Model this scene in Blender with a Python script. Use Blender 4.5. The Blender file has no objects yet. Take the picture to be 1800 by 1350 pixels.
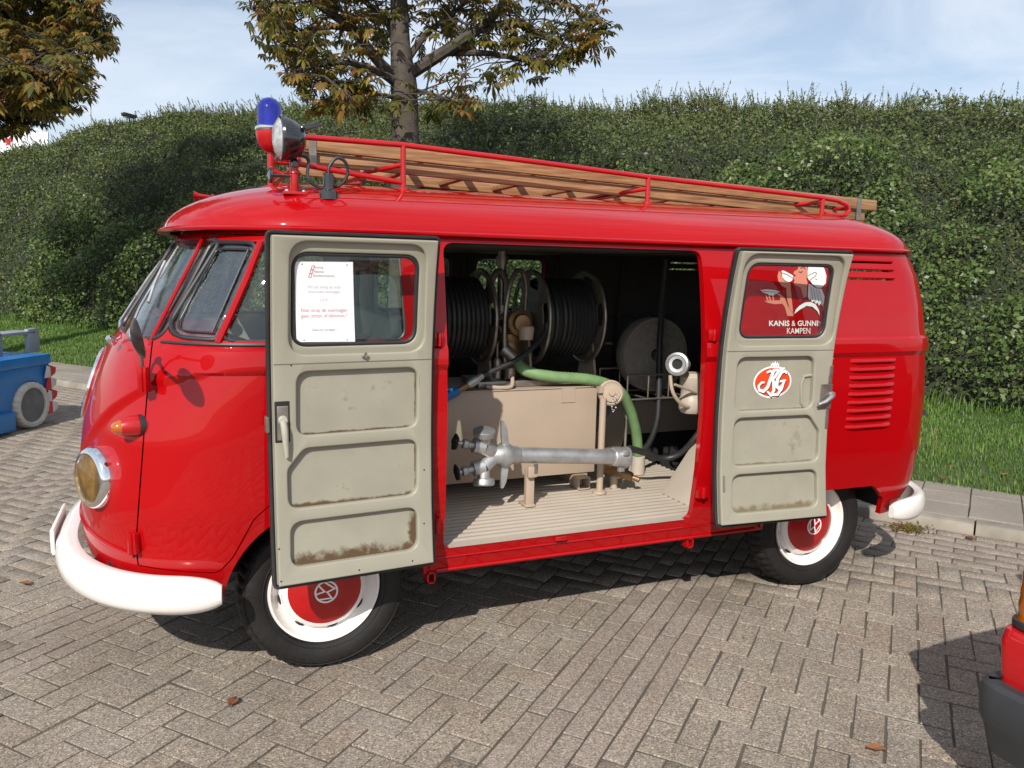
import bpy, bmesh, math, random
import numpy as np
from mathutils import Vector, Matrix, noise
random.seed(7); rng = np.random.default_rng(7)
sc = bpy.context.scene
col = sc.collection

# ---------------------------------------------------------------- camera
CAM = np.array([-0.4764, -3.6829, 1.5596]); FPX = 1395.75
RM = np.array([[0.92328251, -0.38359082, 0.02018658],
               [-0.03673486, -0.14048635, -0.9894009],
               [0.38236104, 0.91275499, -0.14379974]])          # right, down, forward
cd = bpy.data.cameras.new('camera'); cam = bpy.data.objects.new('camera', cd); col.objects.link(cam)
cd.sensor_width = 36; cd.lens = FPX / 1800 * 36; cd.clip_end = 2000; cd.clip_start = 0.05
m = Matrix.Identity(4)
for i in range(3):
    m[i][0] = RM[0][i]; m[i][1] = -RM[1][i]; m[i][2] = -RM[2][i]; m[i][3] = CAM[i]
cam.matrix_world = m
sc.camera = cam
# ---------------------------------------------------------------- light
SUN = Vector((0.76, 1.05, -1.0)).normalized()                   # direction the light travels
el = math.asin(-SUN.z); az = math.atan2(-SUN.x, -SUN.y)         # sun position, azimuth from +y towards +x
w = bpy.data.worlds.new('World'); sc.world = w; w.use_nodes = True
nt = w.node_tree; nt.nodes.clear()
out = nt.nodes.new('ShaderNodeOutputWorld'); bg = nt.nodes.new('ShaderNodeBackground')
sky = nt.nodes.new('ShaderNodeTexSky'); sky.sky_type = 'NISHITA'; sky.sun_disc = False
sky.sun_elevation = el; sky.sun_rotation = az; sky.air_density = 1.0; sky.dust_density = 0.6; sky.ozone_density = 1.5
# thin streaky cloud veil over the whole sky
tc = nt.nodes.new('ShaderNodeTexCoord'); mp = nt.nodes.new('ShaderNodeMapping')
mp.inputs['Scale'].default_value = (1.2, 2.2, 6.0); mp.inputs['Rotation'].default_value = (0.1, 0.15, 0.5)
no = nt.nodes.new('ShaderNodeTexNoise'); no.inputs['Scale'].default_value = 1.6; no.inputs['Detail'].default_value = 8; no.inputs['Roughness'].default_value = 0.58
no.inputs['Distortion'].default_value = 0.6
rp = nt.nodes.new('ShaderNodeValToRGB'); rp.color_ramp.elements[0].position = 0.36; rp.color_ramp.elements[1].position = 0.74
rp.color_ramp.elements[0].color = (0.28, 0.28, 0.28, 1); rp.color_ramp.elements[1].color = (0.85, 0.85, 0.85, 1)
mx = nt.nodes.new('ShaderNodeMix'); mx.data_type = 'RGBA'
mx.inputs[7].default_value = (7.6, 8.1, 8.8, 1)
nt.links.new(tc.outputs['Generated'], mp.inputs['Vector']); nt.links.new(mp.outputs['Vector'], no.inputs['Vector'])
nt.links.new(no.outputs['Fac'], rp.inputs['Fac']); nt.links.new(rp.outputs['Color'], mx.inputs[0])
nt.links.new(sky.outputs['Color'], mx.inputs[6]); nt.links.new(mx.outputs[2], bg.inputs['Color'])
bg.inputs['Strength'].default_value = 0.115
nt.links.new(bg.outputs['Background'], out.inputs['Surface'])
sl = bpy.data.lights.new('sun', 'SUN'); sl.energy = 5.0; sl.angle = math.radians(0.53); sl.color = (1.0, 0.955, 0.88)
so = bpy.data.objects.new('sun', sl); col.objects.link(so)
so.rotation_euler = SUN.to_track_quat('-Z', 'Y').to_euler(); so.location = (-6, -8, 9)
vs = sc.view_settings; vs.view_transform = 'Standard'; vs.look = 'None'; vs.exposure = 0.12; vs.gamma = 1.0; vs.use_curve_mapping = False

# ---------------------------------------------------------------- measuring helpers
def ray(u, v):
    return np.array([(u - 900) / FPX, (v - 675) / FPX, 1.0]) @ RM
def px(u, v, axis, val):
    """point on the plane coordinate[axis]==val seen at photo pixel u,v"""
    d = ray(u, v); return Vector(CAM + d * (val - CAM[axis]) / d[axis])
def pxn(u, v, n, c):
    d = ray(u, v); n = np.array(n); return Vector(CAM + d * (c - n @ CAM) / (n @ d))
def pd(u, v, depth):
    return Vector(CAM + ray(u, v) * depth)
AX = np.array([0.805, 0.593, 0.0]); BX = np.array([-0.593, 0.805, 0.0])     # across / along the kerb
def ab(a, b, z=0.0): return Vector(AX * a + BX * b) + Vector((0, 0, z))

# ---------------------------------------------------------------- materials
def nodes(name):
    mt = bpy.data.materials.new(name); mt.use_nodes = True
    n = mt.node_tree; b = n.nodes['Principled BSDF']
    return mt, n, b
def pm(name, c, rough=0.5, metal=0.0, coat=0.0, var=0.12, scale=6.0, bump=0.0, bscale=60.0, spec=0.5, dirt=None, dscale=3.0, damt=0.5, rvar=0.1, trans=0.0, alpha=1.0):
    mt, n, b = nodes(name)
    g = n.nodes.new('ShaderNodeNewGeometry')
    t = n.nodes.new('ShaderNodeTexNoise'); t.inputs['Scale'].default_value = scale; t.inputs['Detail'].default_value = 6
    n.links.new(g.outputs['Position'], t.inputs['Vector'])
    r = n.nodes.new('ShaderNodeValToRGB')
    r.color_ramp.elements[0].position = 0.3; r.color_ramp.elements[1].position = 0.7
    r.color_ramp.elements[0].color = [max(0, x * (1 - var)) for x in c] + [1]
    r.color_ramp.elements[1].color = [x * (1 + var) for x in c] + [1]
    n.links.new(t.outputs['Fac'], r.inputs['Fac'])
    cout = r.outputs['Color']
    if dirt:
        t2 = n.nodes.new('ShaderNodeTexNoise'); t2.inputs['Scale'].default_value = dscale; t2.inputs['Detail'].default_value = 9; t2.inputs['Roughness'].default_value = 0.7
        n.links.new(g.outputs['Position'], t2.inputs['Vector'])
        r2 = n.nodes.new('ShaderNodeValToRGB'); r2.color_ramp.elements[0].position = 0.72 - 0.3 * damt; r2.color_ramp.elements[1].position = 0.86 - 0.2 * damt
        n.links.new(t2.outputs['Fac'], r2.inputs['Fac'])
        mx = n.nodes.new('ShaderNodeMix'); mx.data_type = 'RGBA'; mx.inputs[7].default_value = (*dirt, 1)
        n.links.new(r2.outputs['Color'], mx.inputs[0]); n.links.new(cout, mx.inputs[6]); cout = mx.outputs[2]
    n.links.new(cout, b.inputs['Base Color'])
    if rvar:
        mr = n.nodes.new('ShaderNodeMapRange'); mr.inputs[3].default_value = max(0.02, rough * (1 - rvar)); mr.inputs[4].default_value = min(1, rough * (1 + rvar))
        n.links.new(t.outputs['Fac'], mr.inputs[0]); n.links.new(mr.outputs[0], b.inputs['Roughness'])
    else: b.inputs['Roughness'].default_value = rough
    b.inputs['Metallic'].default_value = metal; b.inputs['Coat Weight'].default_value = coat; b.inputs['Coat Roughness'].default_value = 0.03
    b.inputs['Specular IOR Level'].default_value = spec
    if trans: b.inputs['Transmission Weight'].default_value = trans
    if bump:
        t3 = n.nodes.new('ShaderNodeTexNoise'); t3.inputs['Scale'].default_value = bscale; t3.inputs['Detail'].default_value = 5
        n.links.new(g.outputs['Position'], t3.inputs['Vector'])
        bp = n.nodes.new('ShaderNodeBump'); bp.inputs['Strength'].default_value = bump; bp.inputs['Distance'].default_value = 0.01
        n.links.new(t3.outputs['Fac'], bp.inputs['Height']); n.links.new(bp.outputs['Normal'], b.inputs['Normal'])
    return mt
def leafmat(name, stops, transl=0.3, rough=0.55):
    """colour picked per leaf from attribute rnd"""
    mt, n, b = nodes(name)
    at = n.nodes.new('ShaderNodeAttribute'); at.attribute_name = 'rnd'
    r = n.nodes.new('ShaderNodeValToRGB'); r.color_ramp.interpolation = 'LINEAR'
    while len(r.color_ramp.elements) < len(stops): r.color_ramp.elements.new(0.5)
    for e, (q, c) in zip(r.color_ramp.elements, stops): e.position = q; e.color = (*c, 1)
    n.links.new(at.outputs['Fac'], r.inputs['Fac']); n.links.new(r.outputs['Color'], b.inputs['Base Color'])
    b.inputs['Roughness'].default_value = rough; b.inputs['Specular IOR Level'].default_value = 0.35
    tr = n.nodes.new('ShaderNodeBsdfTranslucent'); n.links.new(r.outputs['Color'], tr.inputs['Color'])
    ms = n.nodes.new('ShaderNodeMixShader'); ms.inputs[0].default_value = transl
    n.links.new(b.outputs[0], ms.inputs[1]); n.links.new(tr.outputs[0], ms.inputs[2])
    n.links.new(ms.outputs[0], n.nodes['Material Output'].inputs['Surface'])
    return mt
def glassmat(name, tint=(0.92, 0.97, 0.95), refl=0.0):
    mt, n, b = nodes(name)
    t = n.nodes.new('ShaderNodeBsdfTransparent'); t.inputs['Color'].default_value = (*tint, 1)
    gl = n.nodes.new('ShaderNodeBsdfGlossy'); gl.inputs['Roughness'].default_value = 0.01; gl.inputs['Color'].default_value = (1, 1, 1, 1)
    fr = n.nodes.new('ShaderNodeFresnel')
    gm = n.nodes.new('ShaderNodeNewGeometry'); mr = n.nodes.new('ShaderNodeMapRange'); mr.inputs[3].default_value = 1.5; mr.inputs[4].default_value = 1 / 1.5
    n.links.new(gm.outputs['Backfacing'], mr.inputs[0]); n.links.new(mr.outputs[0], fr.inputs['IOR'])
    ms = n.nodes.new('ShaderNodeMixShader')
    mxr = n.nodes.new('ShaderNodeMath'); mxr.operation = 'MAXIMUM'; mxr.inputs[1].default_value = refl; n.links.new(fr.outputs[0], mxr.inputs[0])
    n.links.new(mxr.outputs[0], ms.inputs[0]); n.links.new(t.outputs[0], ms.inputs[1]); n.links.new(gl.outputs[0], ms.inputs[2])
    n.links.new(ms.outputs[0], n.nodes['Material Output'].inputs['Surface'])
    return mt
def brickmat(name, cols, speck=0.5, moss=0.25):
    mt, n, b = nodes(name)
    g = n.nodes.new('ShaderNodeNewGeometry')
    at = n.nodes.new('ShaderNodeAttribute'); at.attribute_name = 'rnd'
    oi = n.nodes.new('ShaderNodeObjectInfo')
    ad = n.nodes.new('ShaderNodeMath'); ad.operation = 'ADD'; n.links.new(at.outputs['Fac'], ad.inputs[0]); n.links.new(oi.outputs['Random'], ad.inputs[1])
    frc = n.nodes.new('ShaderNodeMath'); frc.operation = 'FRACT'; n.links.new(ad.outputs[0], frc.inputs[0])
    r = n.nodes.new('ShaderNodeValToRGB')
    while len(r.color_ramp.elements) < len(cols): r.color_ramp.elements.new(0.5)
    for i, (e, c) in enumerate(zip(r.color_ramp.elements, cols)): e.position = i / (len(cols) - 1); e.color = (*c, 1)
    n.links.new(frc.outputs[0], r.inputs['Fac'])
    # exposed aggregate: pale and dark grains
    vo = n.nodes.new('ShaderNodeTexVoronoi'); vo.inputs['Scale'].default_value = 190; n.links.new(g.outputs['Position'], vo.inputs['Vector'])
    r2 = n.nodes.new('ShaderNodeValToRGB'); r2.color_ramp.interpolation = 'CONSTANT'
    cr = r2.color_ramp; cr.elements[0].color = (0.55, 0.53, 0.51, 1); cr.elements[1].position = 0.2; cr.elements[1].color = (1, 1, 1, 1)
    for q, c in ((0.62, (1.2, 1.15, 1.08)), (0.80, (0.75, 0.7, 0.66)), (0.9, (1.75, 1.72, 1.65))):
        e = cr.elements.new(q); e.color = (*c, 1)
    sp = n.nodes.new('ShaderNodeSeparateColor'); n.links.new(vo.outputs['Color'], sp.inputs[0]); n.links.new(sp.outputs[0], r2.inputs['Fac'])
    mu = n.nodes.new('ShaderNodeMix'); mu.data_type = 'RGBA'; mu.blend_type = 'MULTIPLY'; mu.inputs[0].default_value = speck
    n.links.new(r.outputs['Color'], mu.inputs[6]); n.links.new(r2.outputs['Color'], mu.inputs[7])
    # broad stains
    t = n.nodes.new('ShaderNodeTexNoise'); t.inputs['Scale'].default_value = 1.7; t.inputs['Detail'].default_value = 8; n.links.new(g.outputs['Position'], t.inputs['Vector'])
    r3 = n.nodes.new('ShaderNodeValToRGB'); r3.color_ramp.elements[0].position = 0.25; r3.color_ramp.elements[0].color = (0.74, 0.72, 0.7, 1); r3.color_ramp.elements[1].position = 0.68; r3.color_ramp.elements[1].color = (1.08, 1.08, 1.08, 1)
    n.links.new(t.outputs['Fac'], r3.inputs['Fac'])
    m2 = n.nodes.new('ShaderNodeMix'); m2.data_type = 'RGBA'; m2.blend_type = 'MULTIPLY'; m2.inputs[0].default_value = 1
    n.links.new(mu.outputs[2], m2.inputs[6]); n.links.new(r3.outputs['Color'], m2.inputs[7])
    n.links.new(m2.outputs[2], b.inputs['Base Color']); b.inputs['Roughness'].default_value = 0.85; b.inputs['Specular IOR Level'].default_value = 0.35
    bp = n.nodes.new('ShaderNodeBump'); bp.inputs['Strength'].default_value = 0.5; bp.inputs['Distance'].default_value = 0.003
    n.links.new(vo.outputs['Distance'], bp.inputs['Height']); n.links.new(bp.outputs['Normal'], b.inputs['Normal'])
    return mt

M = {}
def paint(name, c):
    mt = pm(name, c, 0.42, coat=0.8, var=0.03, scale=2.2, bump=0.008, bscale=7, rvar=0.08, spec=0.04)
    return mt
M['red'] = paint('red_paint', (0.345, 0.0012, 0.003))
M['redr'] = pm('red_enamel', (0.38, 0.004, 0.006), 0.3, coat=0.35, var=0.1, scale=14)
M['beige'] = pm('door_inner_paint', (0.285, 0.268, 0.208), 0.42, var=0.05, scale=4, dirt=(0.17, 0.14, 0.10), dscale=5.5, damt=0.10, bump=0.03, bscale=30)
M['beige_dirty'] = pm('door_recess_paint', (0.29, 0.272, 0.212), 0.45, var=0.06, scale=5, dirt=(0.12, 0.075, 0.035), dscale=7, damt=0.25, bump=0.04, bscale=40)
M['floor'] = pm('load_floor_paint', (0.43, 0.37, 0.305), 0.42, var=0.06, scale=5, dirt=(0.25, 0.21, 0.17), dscale=5, damt=0.22, bump=0.03, bscale=40)
M['tan'] = pm('tan_paint', (0.38, 0.295, 0.222), 0.5, var=0.04, scale=6, bump=0.03, bscale=70)
M['lining'] = pm('shaded_lining', (0.035, 0.030, 0.026), 0.75, var=0.25, scale=4)  # interior lining coloured near black to carry the load bay's shade
M['black'] = pm('black_rubber', (0.018, 0.018, 0.019), 0.5, var=0.25, scale=20, bump=0.05)
M['seal'] = pm('window_seal_rubber', (0.022, 0.022, 0.024), 0.42, var=0.2, scale=12)
M['tyre'] = pm('tyre_rubber', (0.013, 0.0115, 0.011), 0.6, spec=.35, var=0.3, scale=9, dirt=(0.075, 0.06, 0.048), dscale=14, damt=0.15, bump=0.15, bscale=90)
M['white'] = pm('white_enamel', (0.80, 0.76, 0.72), 0.25, coat=0.6, var=0.025, scale=5, dirt=(0.55, 0.40, 0.30), dscale=6, damt=0.03)
M['chrome'] = pm('chrome', (0.85, 0.86, 0.88), 0.07, metal=1, var=0.04)
M['alu'] = pm('cast_aluminium', (0.43, 0.43, 0.425), 0.48, metal=0.75, dirt=(0.16, 0.15, 0.13), dscale=16, damt=0.25, var=0.18, scale=18, bump=0.12, bscale=60)
M['steel'] = pm('worn_steel', (0.30, 0.27, 0.23), 0.42, metal=0.8, var=0.25, scale=25, dirt=(0.10, 0.05, 0.025), dscale=20, damt=0.3)
M['dark'] = pm('underbody_black', (0.012, 0.012, 0.012), 0.8, var=0.3)
M['gloss_black'] = pm('black_enamel', (0.012, 0.012, 0.013), 0.15, coat=1, var=0.1)
M['wood'] = None
M['glass'] = glassmat('window_glass')
M['green_hose'] = pm('green_hose_plastic', (0.17, 0.28, 0.12), 0.4, var=0.12, scale=20)
M['canvas'] = pm('canvas_hose', (0.22, 0.20, 0.175), 0.85, var=0.12, scale=40, bump=0.2, bscale=200)
M['blue_tip'] = pm('blue_rubber', (0.01, 0.13, 0.36), 0.45)
M['brass'] = pm('brass', (0.24, 0.15, 0.07), 0.45, metal=0.7, var=0.2, scale=30)
M['amber'] = pm('amber_lens', (0.40, 0.095, 0.004), 0.12, coat=1, var=0.08)
M['paper'] = pm('paper', (0.80, 0.80, 0.82), 0.75, var=0.015)
M['ink'] = pm('grey_ink', (0.16, 0.15, 0.16), 0.8); M['ink_red'] = pm('red_ink', (0.50, 0.10, 0.12), 0.8); M['ink_light'] = pm('pale_ink', (0.42, 0.42, 0.44), 0.8)
M['vinyl_white'] = pm('white_vinyl', (0.80, 0.79, 0.78), 0.35, var=0.02); M['vinyl_skin'] = pm('pink_vinyl', (0.66, 0.22, 0.15), 0.4, var=0.02)
M['vinyl_orange'] = pm('orange_vinyl', (0.62, 0.055, 0.012), 0.35, var=0.02); M['vinyl_dark'] = pm('maroon_vinyl', (0.13, 0.012, 0.01), 0.4); M['vinyl_grey'] = pm('grey_vinyl', (0.42, 0.45, 0.55), 0.4)

def woodmat():
    mt, n, b = nodes('varnished_wood')
    g = n.nodes.new('ShaderNodeNewGeometry'); mp = n.nodes.new('ShaderNodeMapping'); mp.inputs['Scale'].default_value = (1.2, 22, 22)
    t = n.nodes.new('ShaderNodeTexNoise'); t.inputs['Scale'].default_value = 5; t.inputs['Detail'].default_value = 7; t.inputs['Distortion'].default_value = 0.5
    n.links.new(g.outputs['Position'], mp.inputs[0]); n.links.new(mp.outputs[0], t.inputs['Vector'])
    r = n.nodes.new('ShaderNodeValToRGB'); r.color_ramp.elements[0].position = 0.3; r.color_ramp.elements[0].color = (0.155, 0.072, 0.030, 1)
    r.color_ramp.elements[1].position = 0.68; r.color_ramp.elements[1].color = (0.37, 0.205, 0.095, 1)
    n.links.new(t.outputs['Fac'], r.inputs['Fac']); n.links.new(r.outputs[0], b.inputs['Base Color']); b.inputs['Roughness'].default_value = 0.45
    bp = n.nodes.new('ShaderNodeBump'); bp.inputs['Strength'].default_value = 0.15; bp.inputs['Distance'].default_value = 0.003
    n.links.new(t.outputs['Fac'], bp.inputs['Height']); n.links.new(bp.outputs['Normal'], b.inputs['Normal'])
    return mt
M['wood'] = woodmat()

# ---------------------------------------------------------------- mesh helpers
BASE = {}
def tag(o, label=None, cat=None, group=None, kind=None):
    if label: o['label'] = label
    if cat: o['category'] = cat
    if group: o['group'] = group
    if kind: o['kind'] = kind
    return o
def empty(name, loc, label, cat, group=None):
    o = bpy.data.objects.new(name, None); col.objects.link(o); o.location = loc; o.empty_display_size = 0.1
    BASE[o.name] = Vector(loc)
    return tag(o, label, cat, group)
def link(name, me, mat=None, parent=None):
    o = bpy.data.objects.new(name, me); col.objects.link(o)
    if mat is not None:
        for q in (mat if isinstance(mat, list) else [mat]): me.materials.append(M[q] if isinstance(q, str) else q)
    if parent is not None:
        o.parent = parent
        if parent.name in BASE: o.matrix_parent_inverse = Matrix.Translation(-BASE[parent.name])
    return o
def sharpen(bm, ang=38):
    c = math.radians(ang)
    for f in bm.faces: f.smooth = True
    for e in bm.edges:
        if len(e.link_faces) == 2: e.smooth = e.calc_face_angle(0) < c
        else: e.smooth = True
class MB:
    def __init__(s): s.v = []; s.f = []; s.mi = []
    def add(s, vs, fs, mi=0):
        o = len(s.v); s.v += [tuple(v) for v in vs]; s.f += [tuple(i + o for i in f) for f in fs]; s.mi += [mi] * len(fs); return s
    def box(s, c, d, rot=None, mi=0):
        c = Vector(c); x, y, z = [k / 2 for k in d]
        vs = [Vector((i * x, j * y, k * z)) for i in (-1, 1) for j in (-1, 1) for k in (-1, 1)]
        if rot is not None: vs = [rot @ v for v in vs]
        return s.add([v + c for v in vs], [(0, 1, 3, 2), (4, 6, 7, 5), (0, 4, 5, 1), (2, 3, 7, 6), (0, 2, 6, 4), (1, 5, 7, 3)], mi)
    def frame(s, d):
        d = Vector(d).normalized(); a = Vector((0, 0, 1)) if abs(d.z) < 0.9 else Vector((1, 0, 0))
        x = d.cross(a).normalized(); return x, d.cross(x).normalized()
    def tube(s, pts, r, n=10, caps=True, mi=0, closed=False):
        pts = [Vector(q) for q in pts]; k = len(pts); vs = []; fs = []
        rr = r if hasattr(r, '__len__') else [r] * k
        prevx = None
        for i, q in enumerate(pts):
            if closed: t = pts[(i + 1) % k] - pts[i - 1]
            else: t = (pts[min(i + 1, k - 1)] - pts[max(i - 1, 0)])
            t = t.normalized()
            if prevx is None: x, y = s.frame(t)
            else:
                x = (prevx - t * prevx.dot(t)); x = x.normalized() if x.length > 1e-6 else s.frame(t)[0]; y = t.cross(x)
            prevx = x
            for j in range(n):
                a = 2 * math.pi * j / n; vs.append(q + (x * math.cos(a) + y * math.sin(a)) * rr[i])
        for i in range(k if closed else k - 1):
            for j in range(n):
                a = i * n + j; b = i * n + (j + 1) % n; c = ((i + 1) % k) * n
                fs.append((a, b, c + (j + 1) % n, c + j))
        if caps and not closed: fs += [tuple(range(n - 1, -1, -1)), tuple(range((k - 1) * n, k * n))]
        return s.add(vs, fs, mi)
    def cyl(s, a, b, r, r2=None, n=20, mi=0): return s.tube([a, b], [r, r if r2 is None else r2], n, mi=mi)
    def lathe(s, o, ax, prof, n=32, mi=0, closed=False):
        """prof: (radius, distance along ax)"""
        o = Vector(o); ax = Vector(ax).normalized(); x, y = s.frame(ax); vs = []; fs = []; k = len(prof)
        for r, h in prof:
            for j in range(n):
                a = 2 * math.pi * j / n; vs.append(o + ax * h + (x * math.cos(a) + y * math.sin(a)) * r)
        for i in range(k if closed else k - 1):
            for j in range(n):
                c = ((i + 1) % k) * n; fs.append((i * n + j, i * n + (j + 1) % n, c + (j + 1) % n, c + j))
        if not closed:
            if prof[0][0] > 1e-4: fs.append(tuple(range(n - 1, -1, -1)))
            if prof[-1][0] > 1e-4: fs.append(tuple(range((k - 1) * n, k * n)))
        return s.add(vs, fs, mi)
    def prism(s, poly, f, h0, h1, mi=0):
        """poly list of 2-D points, f(u,v,h)->xyz"""
        k = len(poly); vs = [f(u, v, h0) for u, v in poly] + [f(u, v, h1) for u, v in poly]
        return s.add(vs, [tuple(range(k - 1, -1, -1)), tuple(range(k, 2 * k))] + [(i, (i + 1) % k, (i + 1) % k + k, i + k) for i in range(k)], mi)
    def bm(s):
        me = bpy.data.meshes.new('t'); me.from_pydata(s.v, [], s.f); b = bmesh.new(); b.from_mesh(me); bpy.data.meshes.remove(me)
        if any(s.mi):
            for f, i in zip(b.faces, s.mi): f.material_index = i
        bmesh.ops.remove_doubles(b, verts=b.verts, dist=1e-5)
        bmesh.ops.recalc_face_normals(b, faces=b.faces)
        return b
    def build(s, name, mat, parent=None, bev=0.0, ang=38, seg=2):
        b = s.bm()
        if bev:
            es = [e for e in b.edges if len(e.link_faces) == 2 and e.calc_face_angle(0) > math.radians(35)]
            bmesh.ops.bevel(b, geom=es, offset=bev, segments=seg, profile=0.6, affect='EDGES', clamp_overlap=True)
        return finish(b, name, mat, parent, ang)
def finish(b, name, mat, parent=None, ang=38):
    sharpen(b, ang); me = bpy.data.meshes.new(name); b.to_mesh(me); b.free()
    return link(name, me, mat, parent)
def np_mesh(name, V, F, rnd=None, mat=None, parent=None, smooth=False):
    """V (n,3), F (m,k) fast mesh with a per-face attribute rnd"""
    me = bpy.data.meshes.new(name); k = F.shape[1]
    me.vertices.add(len(V)); me.vertices.foreach_set('co', np.asarray(V, np.float32).ravel())
    me.loops.add(F.size); me.loops.foreach_set('vertex_index', F.astype(np.int32).ravel())
    me.polygons.add(len(F)); me.polygons.foreach_set('loop_start', np.arange(0, F.size, k, dtype=np.int32))
    if rnd is not None:
        a = me.attributes.new('rnd', 'FLOAT', 'FACE'); a.data.foreach_set('value', np.asarray(rnd, np.float32))
    if smooth: me.polygons.foreach_set('use_smooth', np.ones(len(F), bool))
    me.update(calc_edges=True); me.validate()
    return link(name, me, mat, parent)
def rpoly(pts, r=0.03, n=6):
    """round the corners of a polygon; a point may carry its own radius"""
    out = []; k = len(pts)
    for i in range(k):
        p = Vector(pts[i][:2]); ri = pts[i][2] if len(pts[i]) > 2 else r
        a = Vector(pts[i - 1][:2]) - p; b = Vector(pts[(i + 1) % k][:2]) - p
        la, lb = a.length, b.length; a.normalize(); b.normalize()
        ang = a.angle(b, math.pi)
        if ri <= 1e-6 or ang > math.pi - 0.02: out.append((p.x, p.y)); continue
        d = min(ri / math.tan(ang / 2), 0.48 * la, 0.48 * lb)
        p0 = p + a * d; p1 = p + b * d
        for j in range(n + 1):
            t = j / n; q = p0 * (1 - t) ** 2 + p * 2 * t * (1 - t) + p1 * t * t; out.append((q.x, q.y))
    return out
def inset(poly, d):
    k = len(poly); P = [Vector(q) for q in poly]
    area = sum(P[i].x * P[(i + 1) % k].y - P[(i + 1) % k].x * P[i].y for i in range(k)); sg = 1 if area > 0 else -1
    out = []
    for i in range(k):
        a = (P[i] - P[i - 1]); b = (P[(i + 1) % k] - P[i])
        if a.length < 1e-9: a = b
        if b.length < 1e-9: b = a
        a.normalize(); b.normalize(); na = Vector((-a.y, a.x)) * sg; nb = Vector((-b.y, b.x)) * sg; q = na + nb
        q = q / max(0.4, q.length_squared / 2) if q.length > 1e-6 else na
        out.append(tuple(P[i] + q * d))
    return out
def sheet(loops, half, bevel=0.0, res=2):
    """flat plate with holes: bmesh in the xy plane, thickness 2*half along z"""
    cu = bpy.data.curves.new('c', 'CURVE'); cu.dimensions = '2D'; cu.fill_mode = 'BOTH'; cu.extrude = max(half - bevel, 0.0); cu.bevel_depth = bevel; cu.bevel_resolution = res; cu.offset = -bevel
    for lp in loops:
        s = cu.splines.new('POLY'); s.points.add(len(lp) - 1); s.use_cyclic_u = True
        for q, (x, y) in zip(s.points, lp): q.co = (x, y, 0, 1)
    o = bpy.data.objects.new('c', cu); col.objects.link(o)
    dg = bpy.context.evaluated_depsgraph_get(); me = bpy.data.meshes.new_from_object(o.evaluated_get(dg))
    b = bmesh.new(); b.from_mesh(me); bpy.data.meshes.remove(me); bpy.data.objects.remove(o); bpy.data.curves.remove(cu)
    bmesh.ops.remove_doubles(b, verts=b.verts, dist=1e-5)
    return b
def cutz(b, axis, lo, hi, step):
    no = [0, 0, 0]; no[axis] = 1; q = lo
    while q < hi:
        co = [0, 0, 0]; co[axis] = q
        bmesh.ops.bisect_plane(b, geom=b.verts[:] + b.edges[:] + b.faces[:], plane_co=co, plane_no=no, dist=1e-5); q += step
def mapbm(b, f):
    for v in b.verts: v.co = f(*v.co)
    bmesh.ops.recalc_face_normals(b, faces=b.faces); return b
def text2d(s, size, bold=0.0, align='CENTER', squeeze=1.0):
    cu = bpy.data.curves.new('t', 'FONT'); cu.body = s; cu.size = size; cu.align_x = align; cu.offset = bold; cu.resolution_u = 2
    o = bpy.data.objects.new('t', cu); col.objects.link(o); dg = bpy.context.evaluated_depsgraph_get()
    me = bpy.data.meshes.new_from_object(o.evaluated_get(dg)); b = bmesh.new(); b.from_mesh(me); bpy.data.meshes.remove(me)
    bpy.data.objects.remove(o); bpy.data.curves.remove(cu)
    for v in b.verts: v.co.x *= squeeze
    return b
def boolean(ob, cutter, op='DIFFERENCE'):
    md = ob.modifiers.new('b', 'BOOLEAN'); md.object = cutter; md.operation = op; md.solver = 'EXACT'; md.material_mode = 'INDEX'
    dg = bpy.context.evaluated_depsgraph_get(); me = bpy.data.meshes.new_from_object(ob.evaluated_get(dg)); ob.modifiers.remove(md)
    return me
# ================================================================ ground, paving, kerb
M['bed'] = pm('joint_sand', (0.085, 0.072, 0.054), 0.95, var=0.3, scale=3, dirt=(0.07, 0.085, 0.03), dscale=1.3, damt=0.5, bump=0.3, bscale=120)
M['brick'] = brickmat('grey_paver', [(0.245, 0.210, 0.172), (0.270, 0.232, 0.190), (0.256, 0.224, 0.190), (0.284, 0.246, 0.203), (0.258, 0.212, 0.172)], speck=0.9)
M['brickr'] = brickmat('brown_paver', [(0.245, 0.205, 0.172), (0.268, 0.222, 0.186), (0.255, 0.216, 0.182), (0.28, 0.235, 0.197)], speck=0.75)
M['slab'] = brickmat('pavement_slab', [(0.245, 0.215, 0.185), (0.27, 0.235, 0.20), (0.29, 0.255, 0.215)], speck=0.28)
M['kerb'] = pm('kerb_concrete', (0.245, 0.218, 0.178), 0.9, var=0.25, scale=6, dirt=(0.42, 0.39, 0.33), dscale=4, damt=0.3, bump=0.25, bscale=90)
M['soil'] = pm('soil', (0.075, 0.060, 0.038), 0.95, var=0.3, scale=5)
M['far_ground'] = pm('far_ground', (0.17, 0.15, 0.12), 0.95, var=0.2, scale=0.3)
KA = 2.92                                            # kerb front edge
def quad_sheet(name, a0, a1, b0, b1, z, mat, n=1):
    mb = MB(); mb.add([ab(a0, b0, z), ab(a1, b0, z), ab(a1, b1, z), ab(a0, b1, z)], [(0, 1, 2, 3)])
    return tag(mb.build(name, mat), kind='structure')
quad_sheet('ground', -300, 300, -300, 300, -0.06, 'far_ground')
paving = quad_sheet('paving', -14, KA + 0.05, -14, 26, -0.0042, 'bed')
ANG = math.radians(41); A2 = np.array([math.cos(ANG), math.sin(ANG)]); B2 = np.array([-math.sin(ANG), math.cos(ANG)])
bricks = []                                          # cx, cy, angle, length, width, kind
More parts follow.
